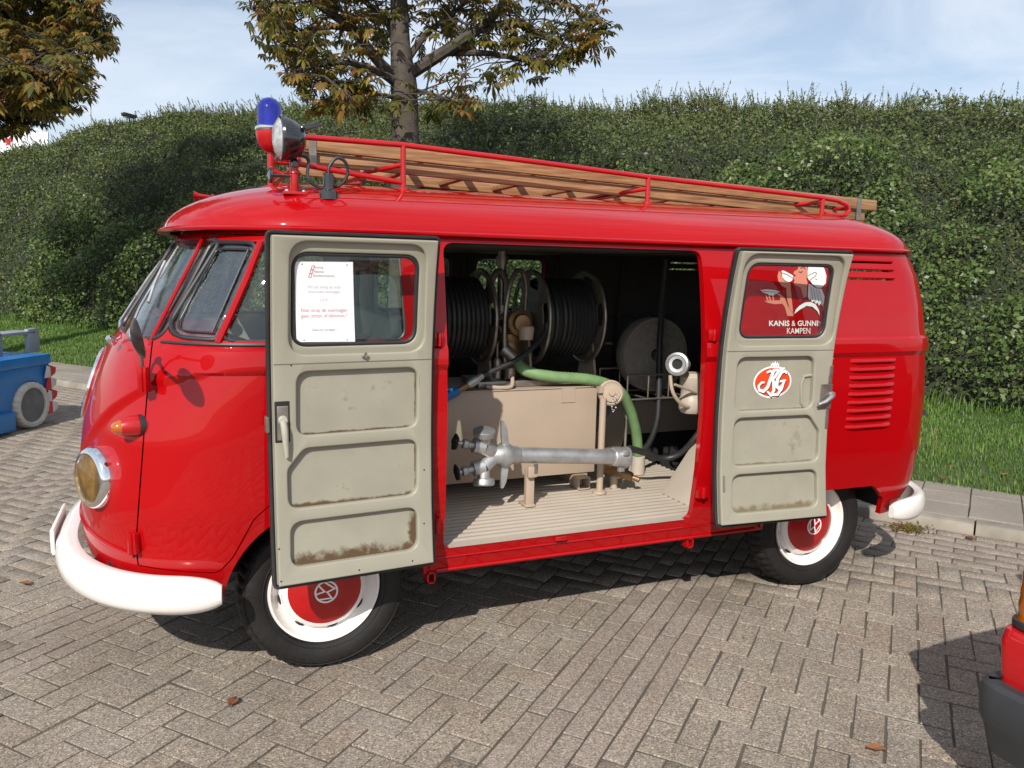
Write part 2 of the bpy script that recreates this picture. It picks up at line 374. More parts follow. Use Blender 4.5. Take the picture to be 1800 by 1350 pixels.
def in_view(x, y, marg=0.25):
    q = RM @ (np.array([x, y, 0]) - CAM)
    if q[2] < 0.6: return None
    u, v = q[0] / q[2] * FPX / 900, q[1] / q[2] * FPX / 675
    if abs(u) > 1 + marg or abs(v) > 1 + marg + (0.25 if q[2] < 3 else 0): return None
    return q[2]
W_ = 0.105; STI = [(-17 + 21 * k, -13 + 21 * k) for k in range(-2, 8)]; STR = [(p_ * W_, q_ * W_) for p_, q_ in STI]
def near_or_view(c):
    d = in_view(*c)
    return 12.0 if d is None and math.hypot(c[0] - 1.0, c[1] + 2.6) < 4.6 else d
def in_strip(j): return any(p_ <= j < q_ for p_, q_ in STI)
def add_brick(c, ang, L, Wd, kind):
    d = near_or_view(c)
    if d is not None and d < 17: bricks.append((c[0], c[1], ang, L, Wd, kind, d))
GA = KA - 6 * W_
clipped = []
def clip(P, lim):
    out = []
    for i in range(len(P)):
        p0, p1 = P[i - 1], P[i]; a0, a1 = p0 @ AX[:2] - lim, p1 @ AX[:2] - lim
        if (a0 < 0) != (a1 < 0): out.append(p0 + (p1 - p0) * a0 / (a0 - a1))
        if a1 < 0: out.append(p1)
    return out
def lay(ca, cb, ang, L, Wd, kind):
    """lay one paver; trim it where it meets the gutter rows"""
    c = A2 * ca + B2 * cb; e = np.array([math.cos(ang), math.sin(ang)]) * (L / 2 - .004); f = np.array([-math.sin(ang), math.cos(ang)]) * (Wd / 2 - .004)
    P = [c - e - f, c + e - f, c + e + f, c - e + f]; m_ = max(q @ AX[:2] for q in P)
    if m_ < GA - .003: add_brick(c, ang, L, Wd, kind)
    elif min(q @ AX[:2] for q in P) < GA - .012 and near_or_view(c) is not None: clipped.append((clip(P, GA - .004), kind))
for i in range(-130, 190):
    for j in range(-130, 190):
        k = (i - j) % 4
        if k == 0:
            if not in_strip(j): lay((i + 1) * W_, (j + 0.5) * W_, ANG, 2 * W_, W_, 0)
        elif k == 3:
            s0, s1 = in_strip(j), in_strip(j + 1)
            if not s0 and not s1: lay((i + 0.5) * W_, (j + 1) * W_, ANG + math.pi / 2, 2 * W_, W_, 0)
            elif not s0: lay((i + 0.5) * W_, (j + 0.5) * W_, ANG + math.pi / 2, W_, W_, 0)
            elif not s1: lay((i + 0.5) * W_, (j + 1.5) * W_, ANG + math.pi / 2, W_, W_, 0)
for s in STR:                                         # running bond bands between the bays
    wd = (s[1] - s[0]) / 5
    for r in range(5):
        for k in range(-60, 60):
            ca = (k + 0.5 * (r % 2) + 0.17 * r) * 0.206; cb = s[0] + (r + 0.5) * wd
            lay(ca, cb, ANG, 0.206, wd, 1)
for r in range(6):                                    # gutter rows along the kerb
    for k in range(-60, 110):
        c = AX[:2] * (GA + (r + 0.5) * W_) + BX[:2] * ((k + 0.5 * (r % 2)) * 0.21)
        add_brick(c, math.atan2(BX[1], BX[0]), 0.21, W_, 1)
def brick_geo(L, Wd, ch=0.0014, g=0.0040, d=0.05):
    x, y = L / 2 - g, Wd / 2 - g; X, Y = x - ch, y - ch
    v = [(-x, -y, -d), (x, -y, -d), (x, y, -d), (-x, y, -d), (-x, -y, -ch), (x, -y, -ch), (x, y, -ch), (-x, y, -ch), (-X, -Y, 0), (X, -Y, 0), (X, Y, 0), (-X, Y, 0)]
    f = [(0, 1, 5, 4), (1, 2, 6, 5), (2, 3, 7, 6), (3, 0, 4, 7), (4, 5, 9, 8), (5, 6, 10, 9), (6, 7, 11, 10), (7, 4, 8, 11), (8, 9, 10, 11)]
    return np.array(v), np.array(f)
bricks.sort(key=lambda q: q[6])
shared = {}
def vis_near(q):
    P = RM @ (np.array([q[0], q[1], 0]) - CAM); u = abs(P[0] / P[2] * FPX / 900); v = P[1] / P[2] * FPX / 675
    return u < 1.02 and v < 1.02
ind = [q for q in bricks if vis_near(q)][:300]; ids = set(id(q) for q in ind)
for q in ind:
    key = (q[3], round(q[4], 4), q[5])
    if key not in shared:
        v, f = brick_geo(q[3], q[4]); me = bpy.data.meshes.new('brick'); me.from_pydata(v.tolist(), [], f.tolist()); me.materials.append(M['brickr' if q[5] else 'brick']); shared[key] = me
    o = bpy.data.objects.new('brick', shared[key]); col.objects.link(o); o.parent = paving
    o.location = (q[0] + random.gauss(0, 0.0012), q[1] + random.gauss(0, 0.0012), random.gauss(0, 0.0012)); o.rotation_euler = (random.gauss(0, 0.004), random.gauss(0, 0.004), q[2] + random.gauss(0, 0.008))
for kind, nm in ((0, 'far_grey_brick'), (1, 'far_brown_brick')):
    rest = [q for q in bricks if q[5] == kind and id(q) not in ids]
    Vs = []; Fs = []; rs = []
    for n_, q in enumerate(rest):
        v, f = brick_geo(q[3], q[4]); c, s = math.cos(q[2] + random.gauss(0, 0.008)), math.sin(q[2])
        v = v.copy(); v[:, 2] += random.gauss(0, 0.0012) + v[:, 0] * random.gauss(0, 0.004) + v[:, 1] * random.gauss(0, 0.004)
        x = v[:, 0] * c - v[:, 1] * s + q[0]; y = v[:, 0] * s + v[:, 1] * c + q[1]
        Vs.append(np.stack([x, y, v[:, 2]], 1)); Fs.append(f + 12 * n_); rs.append(np.full(9, random.random()))
    o = np_mesh('brick_field', np.concatenate(Vs), np.concatenate(Fs), np.concatenate(rs), 'brickr' if kind else 'brick', paving); o['kind'] = 'stuff'
for kind in (0, 1):
    mb = MB()
    for P, k_ in clipped:
        if k_ != kind or len(P) < 3: continue
        n_ = len(P); z_ = random.gauss(-.0005, .001); mb.add([(q[0], q[1], z_) for q in P] + [(q[0], q[1], -.05) for q in P], [tuple(range(n_))] + [(i, (i + 1) % n_, (i + 1) % n_ + n_, i + n_) for i in range(n_)])
    o = mb.build('trimmed_brick', 'brickr' if kind else 'brick', paving); o['kind'] = 'stuff'
# kerb stones and pavement slabs
kerb = quad_sheet('kerb', KA + 0.004, KA + 0.13, -9, 26, -0.02, 'soil')
for k in range(-7, 22):
    b0 = k * 1.0 + 0.28; mb = MB()
    h = 0.066 + random.uniform(-0.004, 0.004)
    prof = [(KA, -0.03), (KA + 0.012, h - 0.02), (KA + 0.03, h), (KA + 0.128, h + 0.004), (KA + 0.128, -0.03)]
    k_ = len(prof); vs = [ab(a, b0 + 0.004, z) for a, z in prof] + [ab(a, b0 + 0.995, z) for a, z in prof]
    mb.add(vs, [tuple(range(k_)), tuple(range(2 * k_ - 1, k_ - 1, -1))] + [(i, (i + 1) % k_, (i + 1) % k_ + k_, i + k_) for i in range(k_)])
    mb.build('kerb_stone', 'kerb', kerb, bev=0.006)
pav = quad_sheet('pavement', KA + 0.128, KA + 1.05, -9, 26, 0.055, 'bed')
slabme = {}
for r, (a0, wd) in enumerate(((KA + 0.131, 0.30), (KA + 0.431, 0.30), (KA + 0.731, 0.25))):
    for k in range(-24, 66):
        b0 = k * 0.30 + 0.02
        c = ab(a0 + wd / 2, b0 + 0.15)
        if in_view(c.x, c.y, 0.3) is None: continue
        if wd not in slabme:
            v, f = brick_geo(wd, 0.30, 0.004, 0.0035, 0.05); me = bpy.data.meshes.new('slab'); me.from_pydata(v.tolist(), [], f.tolist()); me.materials.append(M['slab']); slabme[wd] = me
        o = bpy.data.objects.new('slab', slabme[wd]); col.objects.link(o); o.parent = pav
        o.location = (c.x, c.y, 0.071 + random.gauss(0, 0.0025)); o.rotation_euler = (random.gauss(0, 0.009), random.gauss(0, 0.009), math.atan2(AX[1], AX[0]) + random.gauss(0, 0.006))

# ================================================================ verge, bank, hedge
VA0, VA1 = KA + 0.95, 6.5
def verge_z(a, b): return 0.068 + 0.045 * min(max((a - VA0) / 0.3, 0), 1) + 0.075 * (a - VA0) + 0.03 * noise.noise(Vector((a * 0.9, b * 0.9, 0)))
def gridmesh(name, us, vs, f, mat, kind='structure'):
    V = np.array([f(u, v) for u in us for v in vs]); n = len(vs); F = np.array([(i * n + j, i * n + j + 1, (i + 1) * n + j + 1, (i + 1) * n + j) for i in range(len(us) - 1) for j in range(n - 1)])
    o = np_mesh(name, V, F, None, mat, smooth=True)
    if kind: o['kind'] = kind
    return o
M['turf'] = pm('turf_soil', (0.045, 0.065, 0.018), 0.95, var=0.3, scale=6)
gridmesh('verge', np.linspace(-9, 26, 120), np.linspace(VA0, VA1 + 0.6, 24), lambda b, a: tuple(ab(a, b, verge_z(a, b))), 'turf')
# grass blades
def blades(N, a0, a1, b0, b1, h0, h1, name, label, zf, mat):
    a = rng.uniform(a0, a1, N); b = b0 + (b1 - b0) * rng.random(N) ** 1.35; keep = []
    P = AX[:2][None] * a[:, None] + BX[:2][None] * b[:, None]
    z = np.array([zf(x, y) for x, y in zip(a, b)])
    th = rng.uniform(0, 2 * np.pi, N); cl = np.array([noise.noise(Vector((x * 1.6, y * 1.6, 3))) for x, y in zip(a, b)])
    h = rng.uniform(h0, h1, N) * (1 + 0.6 * cl); wd = 0.0024 + 0.0010 * np.linalg.norm(P - CAM[:2], axis=1) / 5
    lean = rng.uniform(0.1, 0.75, N) * h; d = np.stack([np.cos(th), np.sin(th)], 1); s = np.stack([-np.sin(th), np.cos(th)], 1)
    V = np.zeros((N, 5, 3))
    V[:, 0, :2] = P - s * wd[:, None]; V[:, 1, :2] = P + s * wd[:, None]
    V[:, 2, :2] = P + d * (lean * 0.35)[:, None] + s * (wd * 0.8)[:, None]; V[:, 3, :2] = P + d * (lean * 0.35)[:, None] - s * (wd * 0.8)[:, None]; V[:, 4, :2] = P + d * lean[:, None]
    V[:, 0, 2] = V[:, 1, 2] = z - 0.01; V[:, 2, 2] = V[:, 3, 2] = z + h * 0.6; V[:, 4, 2] = z + h * 0.95
    base = np.arange(N)[:, None] * 5
    F = np.concatenate([base + np.array([[0, 1, 2]]), base + np.array([[0, 2, 3]]), base + np.array([[3, 2, 4]])])
    r = np.clip(0.5 + 0.35 * cl + rng.normal(0, 0.2, N), 0, 1)
    o = np_mesh(name, V.reshape(-1, 3), F, np.tile(r, 3), mat); tag(o, label, 'grass', kind='stuff'); return o
M['grass'] = leafmat('grass_blade', [(0, (0.07, 0.135, 0.022)), (0.5, (0.115, 0.21, 0.036)), (0.85, (0.17, 0.27, 0.06)), (1, (0.27, 0.28, 0.10))], 0.35)
blades(130000, VA0 - 0.03, VA1 + 0.4, -5.5, 17, 0.025, 0.06, 'grass', 'short mown grass on the verge between pavement and hedge', verge_z, M['grass'])
blades(12000, VA1 - 0.45, VA1 + 0.5, -5.5, 17, 0.08, 0.20, 'long_grass', 'longer unmown grass along the foot of the hedge', verge_z, M['grass'])
# hedge-covered bank: crest height along the kerb direction measured from the skyline
CR = 11.2
sk = [(-500, 345), (-250, 332), (0, 310), (60, 286), (120, 257), (200, 230), (300, 216), (400, 207), (470, 202), (600, 199), (720, 195), (850, 194), (1000, 198), (1150, 198), (1300, 200), (1450, 204), (1560, 204), (1660, 200), (1720, 204), (1800, 204), (2000, 204)]
cp = [pxn(u, v, AX, CR) for u, v in sk]; cb_ = np.array([BX @ np.array(q) for q in cp]); cz_ = np.array([q.z for q in cp]); oo = np.argsort(cb_); cb_ = cb_[oo]; cz_ = cz_[oo]
def bank(b, t):
    """t 0 foot .. 1 crest .. beyond 1 behind the crest"""
    top = float(np.interp(b, cb_, cz_))
    if t <= 1:
        a = VA1 - 0.25 + (CR - VA1 + 0.25) * t ** 1.35; z = 0.25 + (top - 0.25) * (1 - (1 - t) ** 1.45)
    else:
        a = CR + (t - 1) * 6; z = top - (t - 1) * 1.2
    P = np.array(ab(a, b, z))
    n1 = noise.noise(Vector((b * 0.55, a * 0.9 + z * 0.5, 1.7))); n2 = noise.noise(Vector((b * 1.7, a * 2.2 + z * 1.0, 5.1))); n3 = noise.noise(Vector((b * 4.2, a * 4.5 + z * 2.0, 9.1)))
    dn = 0.34 * n1 + 0.20 * n2 + 0.09 * n3
    nv = np.array([-AX[0] * 0.65, -AX[1] * 0.65, 0.76])
    return P + nv * dn * min(1, t * 5 + 0.2), n1, n2
M['bank'] = pm('bank_undergrowth', (0.018, 0.024, 0.009), 0.95, var=0.4, scale=5)
bk = gridmesh('bank', np.linspace(-8, 30, 260), np.concatenate([np.linspace(0, 1, 44), np.linspace(1.06, 2.0, 8)]), lambda b, t: tuple(bank(b, t)[0] - np.array([-AX[0], -AX[1], 0.8]) * 0.09), 'bank')
def leaf_cloud(C, N_out, size, rnd, asp=0.5, jitter=0.9):
    """rhombic leaves at C facing roughly N_out"""
    n = len(C); nn = N_out + rng.normal(0, jitter, (n, 3)); nn /= np.linalg.norm(nn, axis=1)[:, None]
    t = np.cross(nn, rng.normal(0, 1, (n, 3))); t /= np.linalg.norm(t, axis=1)[:, None] + 1e-9; s = np.cross(nn, t)
    sz = size[:, None]
    V = np.stack([C - t * sz, C + s * sz * asp + nn * sz * 0.18, C + t * sz, C - s * sz * asp + nn * sz * 0.18], 1)
    return V
M['hedge'] = leafmat('hedge_leaf', [(0, (0.028, 0.045, 0.012)), (0.35, (0.062, 0.092, 0.025)), (0.7, (0.115, 0.142, 0.042)), (0.9, (0.18, 0.19, 0.064)), (1, (0.22, 0.14, 0.06))], 0.25, 0.5)
M['ivy'] = leafmat('bramble_leaf', [(0, (0.035, 0.065, 0.015)), (0.5, (0.075, 0.125, 0.028)), (0.85, (0.13, 0.18, 0.045)), (1, (0.22, 0.22, 0.07))], 0.3, 0.4)
M['twig'] = pm('twig_bark', (0.16, 0.12, 0.08), 0.9, var=0.3)
hedge = empty('hedge', ab(7.0, 6, 0.25), 'dense small-leaved green hedge covering the bank behind the van', 'hedge')
N = 230000
b = -7 + 33 * rng.random(N) ** 1.7; t = rng.random(N) ** 0.85 * 1.07
C = np.zeros((N, 3)); hv = np.zeros(N)
for i in range(N):
    P, n1, n2 = bank(b[i], t[i]); C[i] = P; hv[i] = n1 * 0.25 + n2 * 0.35
dist = np.linalg.norm(C - CAM, axis=1)
nv = np.array([-AX[0] * 0.6, -AX[1] * 0.6, 0.8])
depth = rng.random(N) ** 1.3 * 0.24 - 0.12; C -= nv[None] * depth[:, None]; C += rng.normal(0, 0.03, (N, 3))
size = (0.012 + 0.00095 * dist) * rng.uniform(0.6, 1.4, N)
V = leaf_cloud(C, nv[None], size, None, 0.5)
rn = np.clip(0.44 + 0.35 * hv + 0.20 * np.clip(t - 0.45, 0, 1) + rng.normal(0, 0.17, N), 0, 1)
fo = np_mesh('foliage', V.reshape(-1, 3), np.arange(N * 4).reshape(-1, 4), rn, 'hedge', hedge); fo['kind'] = 'stuff'
# feathery shoots, most of them along the crest
VV = []; SV = []; SF = []; rr = []
for i in range(9000):
    bb = -7 + 33 * random.random() ** 1.6; tt = random.choice((random.uniform(0.25, 1), random.uniform(0.86, 1.05), random.uniform(0.93, 1.08)))
    P, n1, n2 = bank(bb, tt); P = Vector(P); L = random.uniform(0.10, 0.26) * (1.9 if tt > 0.9 and random.random() < 0.35 else 1)
    d = (Vector((-AX[0] * 0.45, -AX[1] * 0.45, 1)) + Vector((random.gauss(0, 0.35), random.gauss(0, 0.35), random.gauss(0, 0.15)))).normalized()
    k = int(6 + L * 34); side = d.cross(Vector((random.gauss(0, 1), random.gauss(0, 1), random.gauss(0, 1)))).normalized()
    dd = (P - Vector(CAM)).length
    for j in range(k):
        f = (j + 0.5) / k; q = P + d * L * f + side * (0.02 * (1 - f) * (1 if j % 2 else -1)) + Vector((0, 0, -0.05 * f * f * L))
        VV.append(tuple(q)); rr.append(min(1, max(0, 0.62 + random.gauss(0, 0.14))))
    w_ = 0.0018 + 0.00018 * dd; o_ = len(SV); e = P + d * L
    SV += [tuple(P - side * w_), tuple(P + side * w_), tuple(e + side * w_ * 0.4), tuple(e - side * w_ * 0.4)]; SF.append((o_, o_ + 1, o_ + 2, o_ + 3))
VV = np.array(VV); ds = np.linalg.norm(VV - CAM, axis=1)
V = leaf_cloud(VV, np.array([[-0.5, -0.4, 0.6]]), (0.010 + 0.00075 * ds) * rng.uniform(0.7, 1.3, len(VV)), None, 0.42, 1.0)
o = np_mesh('shoots', V.reshape(-1, 3), np.arange(len(VV) * 4).reshape(-1, 4), np.array(rr), 'hedge', hedge); o['kind'] = 'stuff'
o = np_mesh('stems', np.array(SV), np.array(SF), None, 'twig', hedge); o['kind'] = 'stuff'
# brighter brambles scrambling over the foot of the hedge
def bramble(name, label, b0, b1, t0, t1, N, seed, dens=0.0):
    r = np.random.default_rng(seed); pts = []; rs = []
    while len(pts) < N:
        bb = r.uniform(b0, b1); tt = r.uniform(t0, t1) ; P, n1, n2 = bank(bb, tt)
        m_ = noise.noise(Vector((bb * 1.3, P[2] * 1.5, 20 + seed)))
        e = min((bb - b0) / 0.8, (b1 - bb) / 0.8, (t1 - tt) / 0.08, 1)
        if m_ < dens - 0.25 or r.random() > e: continue
        c = P + np.array([-AX[0], -AX[1], 0.5]) * r.uniform(0.05, 0.22 + 0.35 * max(0, m_)); pts.append(c + r.normal(0, 0.02, 3)); rs.append(np.clip(0.5 + 0.4 * m_ + r.normal(0, 0.2), 0, 1))
    pts = np.array(pts); d = np.linalg.norm(pts - CAM, axis=1)
    V = leaf_cloud(pts, np.array([[-0.55, -0.4, 0.7]]), (0.018 + 0.0011 * d) * r.uniform(0.5, 1.35, N), None, 0.62, 0.7)
    o = np_mesh(name, V.reshape(-1, 3), np.arange(N * 4).reshape(-1, 4), np.array(rs), 'ivy'); tag(o, label, 'bramble', kind='stuff'); return o
bramble('bramble', 'bright green brambles at the hedge foot behind the van nose', 3.0, 15, 0.0, 0.40, 17000, 3, 0.12)
bramble('bramble', 'yellow-green leafy scramble on the hedge beside the van tail', -6.5, 1.2, 0.02, 0.66, 17000, 5, 0.08)
bramble('bramble', 'light green creeper low in the hedge seen through the van windows', 1.2, 3.4, 0.0, 0.6, 4500, 9)
# a few bare trailing stems low at the right
for k in range(14):
    bb = random.uniform(-6.0, -2.2); P = Vector(bank(bb, random.uniform(0.05, 0.3))[0]) + Vector((-0.15, -0.12, 0.05))
    q = [P + Vector((-BX[0], -BX[1], 0)) * (0.12 * j) + Vector((random.gauss(0, 0.015), random.gauss(0, 0.015), 0.05 * j - 0.012 * j * j)) for j in range(6)]
    MB().tube(q, [0.006, 0.006, 0.005, 0.004, 0.003, 0.002], 5).build('stem', 'twig', hedge)

# ================================================================ horse chestnut trees
M['bark'] = pm('bark', (0.062, 0.050, 0.039), 0.9, var=0.35, scale=9, dirt=(0.15, 0.132, 0.105), dscale=5, damt=0.3, bump=0.9, bscale=38)
M['chestnut'] = leafmat('chestnut_leaf', [(0, (0.045, 0.055, 0.012)), (0.3, (0.10, 0.105, 0.020)), (0.52, (0.19, 0.165, 0.028)), (0.7, (0.24, 0.12, 0.026)), (0.86, (0.19, 0.070, 0.018)), (1, (0.33, 0.25, 0.045))], 0.45, 0.5)
LEAFLET = None
def palmate(c, axis, up, size, r):
    """seven drooping leaflets: list of vertex arrays (6 per leaflet)"""
    out = []; n = random.choice((5, 6, 7)); axis = axis.normalized(); side = axis.cross(up)
    side = side.normalized() if side.length > 1e-4 else Vector((1, 0, 0)); nrm = side.cross(axis).normalized()
    for k in range(n):
        f = (k - (n - 1) / 2) / ((n - 1) / 2); a = f * 1.75; L = size * (1 - 0.38 * abs(f)) * random.uniform(0.85, 1.1)
        d = (axis * math.cos(a) + side * math.sin(a)).normalized(); s = d.cross(nrm).normalized(); dr = Vector((0, 0, -1))
        m1 = c + d * L * 0.6 + dr * L * 0.16; tip = c + d * L * 0.93 + dr * L * 0.5; w_ = L * 0.17
        out.append([c, m1 + s * w_ + dr * 0.02 * L, tip, m1 - s * w_ + dr * 0.02 * L, m1 + nrm * w_ * 0.35])
    return out
def tree(label, trunk, limbs, dz0, nclus, region, seed, lsize):
    random.seed(seed)
    base = trunk[0][0]; t = empty('chestnut_tree', base, label, 'tree', 'chestnut trees on the verge')
    mb = MB(); mb.tube(*zip(*[(q, r) for q, r in smooth_path(trunk)]), 14); mb.build('trunk', 'bark', t)
    ends = []
    br = MB()
    for lb in limbs:
        sp = smooth_path(lb); br.tube([q for q, r in sp], [r for q, r in sp], 8)
        ends += [(q, r) for q, r in sp[len(sp) // 3:]]
    V = []; rs = []
    for k in range(nclus):
        q0, r0 = random.choice(ends)
        d = Vector((random.gauss(0, 1), random.gauss(0, 1), random.gauss(0.05, 0.55))).normalized(); L = random.uniform(0.25, 1.0)
        p1 = q0 + d * L * 0.5 + Vector((0, 0, 0.05)); p2 = q0 + d * L + Vector((0, 0, random.uniform(-0.15, 0.06)))
        if not region(p2): continue
        if r0 > 0: br.tube([q0, p1, p2], [min(0.012, r0), 0.007, 0.003], 5, caps=False)
        tone = random.gauss(0.48, 0.2)
        for j in range(random.choice((2, 3, 3, 4))):
            f = random.uniform(0.45, 1.0); c = q0.lerp(p2, f) + Vector((random.gauss(0, 0.07), random.gauss(0, 0.07), random.gauss(0, 0.05)))
            ax = (d * 0.6 + Vector((random.gauss(0, 0.8), random.gauss(0, 0.8), random.gauss(-0.2, 0.4))))
            for lf in palmate(c, ax, Vector((0, 0, 1)), lsize * random.uniform(0.7, 1.2), random):
                V.append(lf); rs.append(min(1, max(0, tone + random.gauss(0, 0.14))))
    br.build('branches', 'bark', t)
    V = np.array([[tuple(x) for x in lf] for lf in V]); n = len(V); bs = np.arange(n)[:, None] * 5
    F = np.concatenate([bs + np.array([[0, 1, 4]]), bs + np.array([[1, 2, 4]]), bs + np.array([[2, 3, 4]]), bs + np.array([[3, 0, 4]])])
    o = np_mesh('crown', V.reshape(-1, 3), F, np.tile(np.array(rs), 4), 'chestnut', t); o['kind'] = 'stuff'
    return t
def smooth_path(pts, n=5):
    P = [Vector(q) for q, r in pts]; R_ = [r for q, r in pts]; out = []
    for i in range(len(P) - 1):
        a = P[max(i - 1, 0)]; b = P[i]; c = P[i + 1]; d = P[min(i + 2, len(P) - 1)]
        for j in range(n):
            t = j / n; q = 0.5 * ((2 * b) + (c - a) * t + (2 * a - 5 * b + 4 * c - d) * t * t + (3 * b - a - 3 * c + d) * t ** 3); out.append((q, R_[i] * (1 - t) + R_[i + 1] * t))
    out.append((P[-1], R_[-1])); return out
D1 = 9.6
T1 = [(Vector((px(716, 560, 2, 0.3).x, px(716, 560, 2, 0.3).y, 0.1)), 0.21)]
foot = pd(716, 520, D1); foot.z = 0.15
trunk1 = [(foot, 0.25), (pd(714, 420, D1), 0.20), (pd(712, 330, D1), 0.175), (pd(712, 230, D1), 0.165), (pd(710, 150, D1), 0.16), (pd(704, 80, D1), 0.12), (pd(700, -20, D1 + .1), 0.10), (pd(690, -160, D1 + .2), 0.07), (pd(696, -330, D1), 0.03)]
L1 = [[(pd(706, 145, D1), 0.075), (pd(665, 108, D1 - .1), 0.065), (pd(622, 52, D1 - .3), 0.055), (pd(575, 20, D1 - .5), 0.04), (pd(520, -30, D1 - .6), 0.025), (pd(470, -60, D1 - .7), 0.012)],
      [(pd(700, 150, D1), 0.06), (pd(668, 128, D1 - .3), 0.045), (pd(610, 110, D1 - .7), 0.03), (pd(545, 118, D1 - 1.0), 0.02), (pd(500, 135, D1 - 1.1), 0.008)],
      [(pd(622, 52, D1 - .3), 0.035), (pd(560, 50, D1 - .4), 0.028), (pd(510, 95, D1 - .5), 0.018), (pd(480, 30, D1 - .6), 0.012), (pd(440, 15, D1 - .6), 0.008)],
      [(pd(716, 132, D1), 0.085), (pd(775, 95, D1 - .1), 0.075), (pd(845, 48, D1 - .2), 0.062), (pd(885, 5, D1 - .2), 0.05), (pd(920, -70, D1 - .2), 0.03), (pd(960, -140, D1), 0.012)],
      [(pd(780, 93, D1), 0.045), (pd(860, 94, D1 - .1), 0.035), (pd(935, 108, D1 - .2), 0.024), (pd(990, 108, D1 - .3), 0.016), (pd(1035, 80, D1 - .4), 0.010), (pd(1055, 55, D1 - .4), 0.005)],
      [(pd(845, 48, D1 - .2), 0.035), (pd(900, 40, D1 - .1), 0.028), (pd(965, 70, D1), 0.018), (pd(1020, 45, D1), 0.010), (pd(1060, 40, D1), 0.005)],
      [(pd(712, 110, D1), 0.05), (pd(750, 60, D1 + .3), 0.04), (pd(800, 20, D1 + .8), 0.03), (pd(850, -20, D1 + 1.2), 0.015)],
      [(pd(705, 100, D1), 0.05), (pd(680, 40, D1 + .5), 0.04), (pd(640, 0, D1 + 1), 0.025), (pd(600, -60, D1 + 1.3), 0.012)],
      [(pd(712, 165, D1), 0.03), (pd(740, 160, D1 - .3), 0.02), (pd(790, 175, D1 - .7), 0.012), (pd(810, 185, D1 - .9), 0.005)],
      [(pd(706, 175, D1), 0.03), (pd(660, 165, D1 - .4), 0.02), (pd(600, 160, D1 - .7), 0.012), (pd(560, 150, D1 - .9), 0.005)],
      [(pd(700, -20, D1), 0.05), (pd(760, -90, D1 - .5), 0.03), (pd(830, -150, D1 - .9), 0.012)],
      [(pd(700, -40, D1), 0.05), (pd(640, -110, D1 - .5), 0.03), (pd(560, -170, D1 - .8), 0.012)]]
for (u0, v0, u1, v1, dz) in ((700, -60, 560, -240, -.8), (700, -60, 860, -230, -.6), (695, -120, 620, -380, .3), (695, -120, 790, -400, .2), (700, -20, 930, -60, .9), (700, -20, 470, -90, .8), (696, -200, 700, -470, 0), (700, -60, 700, -260, -1.5), (700, -60, 720, -260, 1.6), (696, -200, 520, -330, -.4), (696, -200, 900, -340, -.2)):
    L1.append([(pd(u0, v0, D1), .05), (pd((u0 + u1) / 2, (v0 + v1) / 2 - 15, D1 + dz * .5), .03), (pd(u1, v1, D1 + dz), .012)])
def reg1(q):
    c = RM @ (np.array(q) - CAM); u = 900 + FPX * c[0] / c[2]; v = 675 + FPX * c[1] / c[2]
    if v > 225 or c[2] > D1 + 2: return False
    if abs(u - 712) < 45 and v > 40 and c[2] < D1 + .1 and random.random() < .8: return False
    lo = float(np.interp(v, [-400, 0, 60, 110, 150, 225], [380, 405, 440, 480, 500, 560])); hi = float(np.interp(v, [-400, 0, 50, 105, 140, 170, 225], [1150, 1085, 1085, 1040, 900, 880, 820]))
    return lo < u < hi
tree('chestnut tree with browning leaves standing behind the van roof', trunk1, L1, 0, 1080, reg1, 11, 0.145)
D2 = 11.0
f2 = pd(-150, 640, D2); f2.z = 0.15
trunk2 = [(f2, 0.26), (pd(-150, 420, D2), 0.2), (pd(-145, 230, D2), 0.18), (pd(-140, 60, D2), 0.14), (pd(-135, -150, D2), 0.09), (pd(-130, -350, D2), 0.04)]
L2 = [[(pd(-145, 200, D2), 0.08), (pd(-80, 215, D2 - .2), 0.06), (pd(0, 240, D2 - .4), 0.045), (pd(40, 205, D2 - .5), 0.03), (pd(85, 190, D2 - .5), 0.018), (pd(130, 165, D2 - .5), 0.006)],
      [(pd(-142, 120, D2), 0.07), (pd(-60, 90, D2 - .3), 0.05), (pd(30, 80, D2 - .6), 0.035), (pd(110, 95, D2 - .8), 0.02), (pd(165, 140, D2 - .9), 0.006)],
      [(pd(-140, 50, D2), 0.07), (pd(-40, 0, D2), 0.05), (pd(50, -30, D2 - .1), 0.03), (pd(140, 20, D2 - .2), 0.018), (pd(195, 60, D2 - .2), 0.006)],
      [(pd(-142, 150, D2), 0.06), (pd(-60, 150, D2 - .8), 0.045), (pd(20, 130, D2 - 1.4), 0.03), (pd(90, 140, D2 - 1.7), 0.012)],
      [(pd(-140, 20, D2), 0.06), (pd(-60, -60, D2 - .3), 0.045), (pd(60, -110, D2 - .5), 0.03), (pd(130, -60, D2 - .5), 0.012)],
      [(pd(-140, 80, D2), 0.06), (pd(-50, 40, D2 + .6), 0.045), (pd(40, 40, D2 + .9), 0.03), (pd(120, 50, D2 + 1), 0.012)],
      [(pd(-145, 120, D2), 0.06), (pd(-240, 60, D2), 0.04), (pd(-360, 40, D2), 0.012)], [(pd(-145, 0, D2), 0.06), (pd(-260, -60, D2 - .5), 0.04), (pd(-380, -90, D2 - .9), 0.012)]]
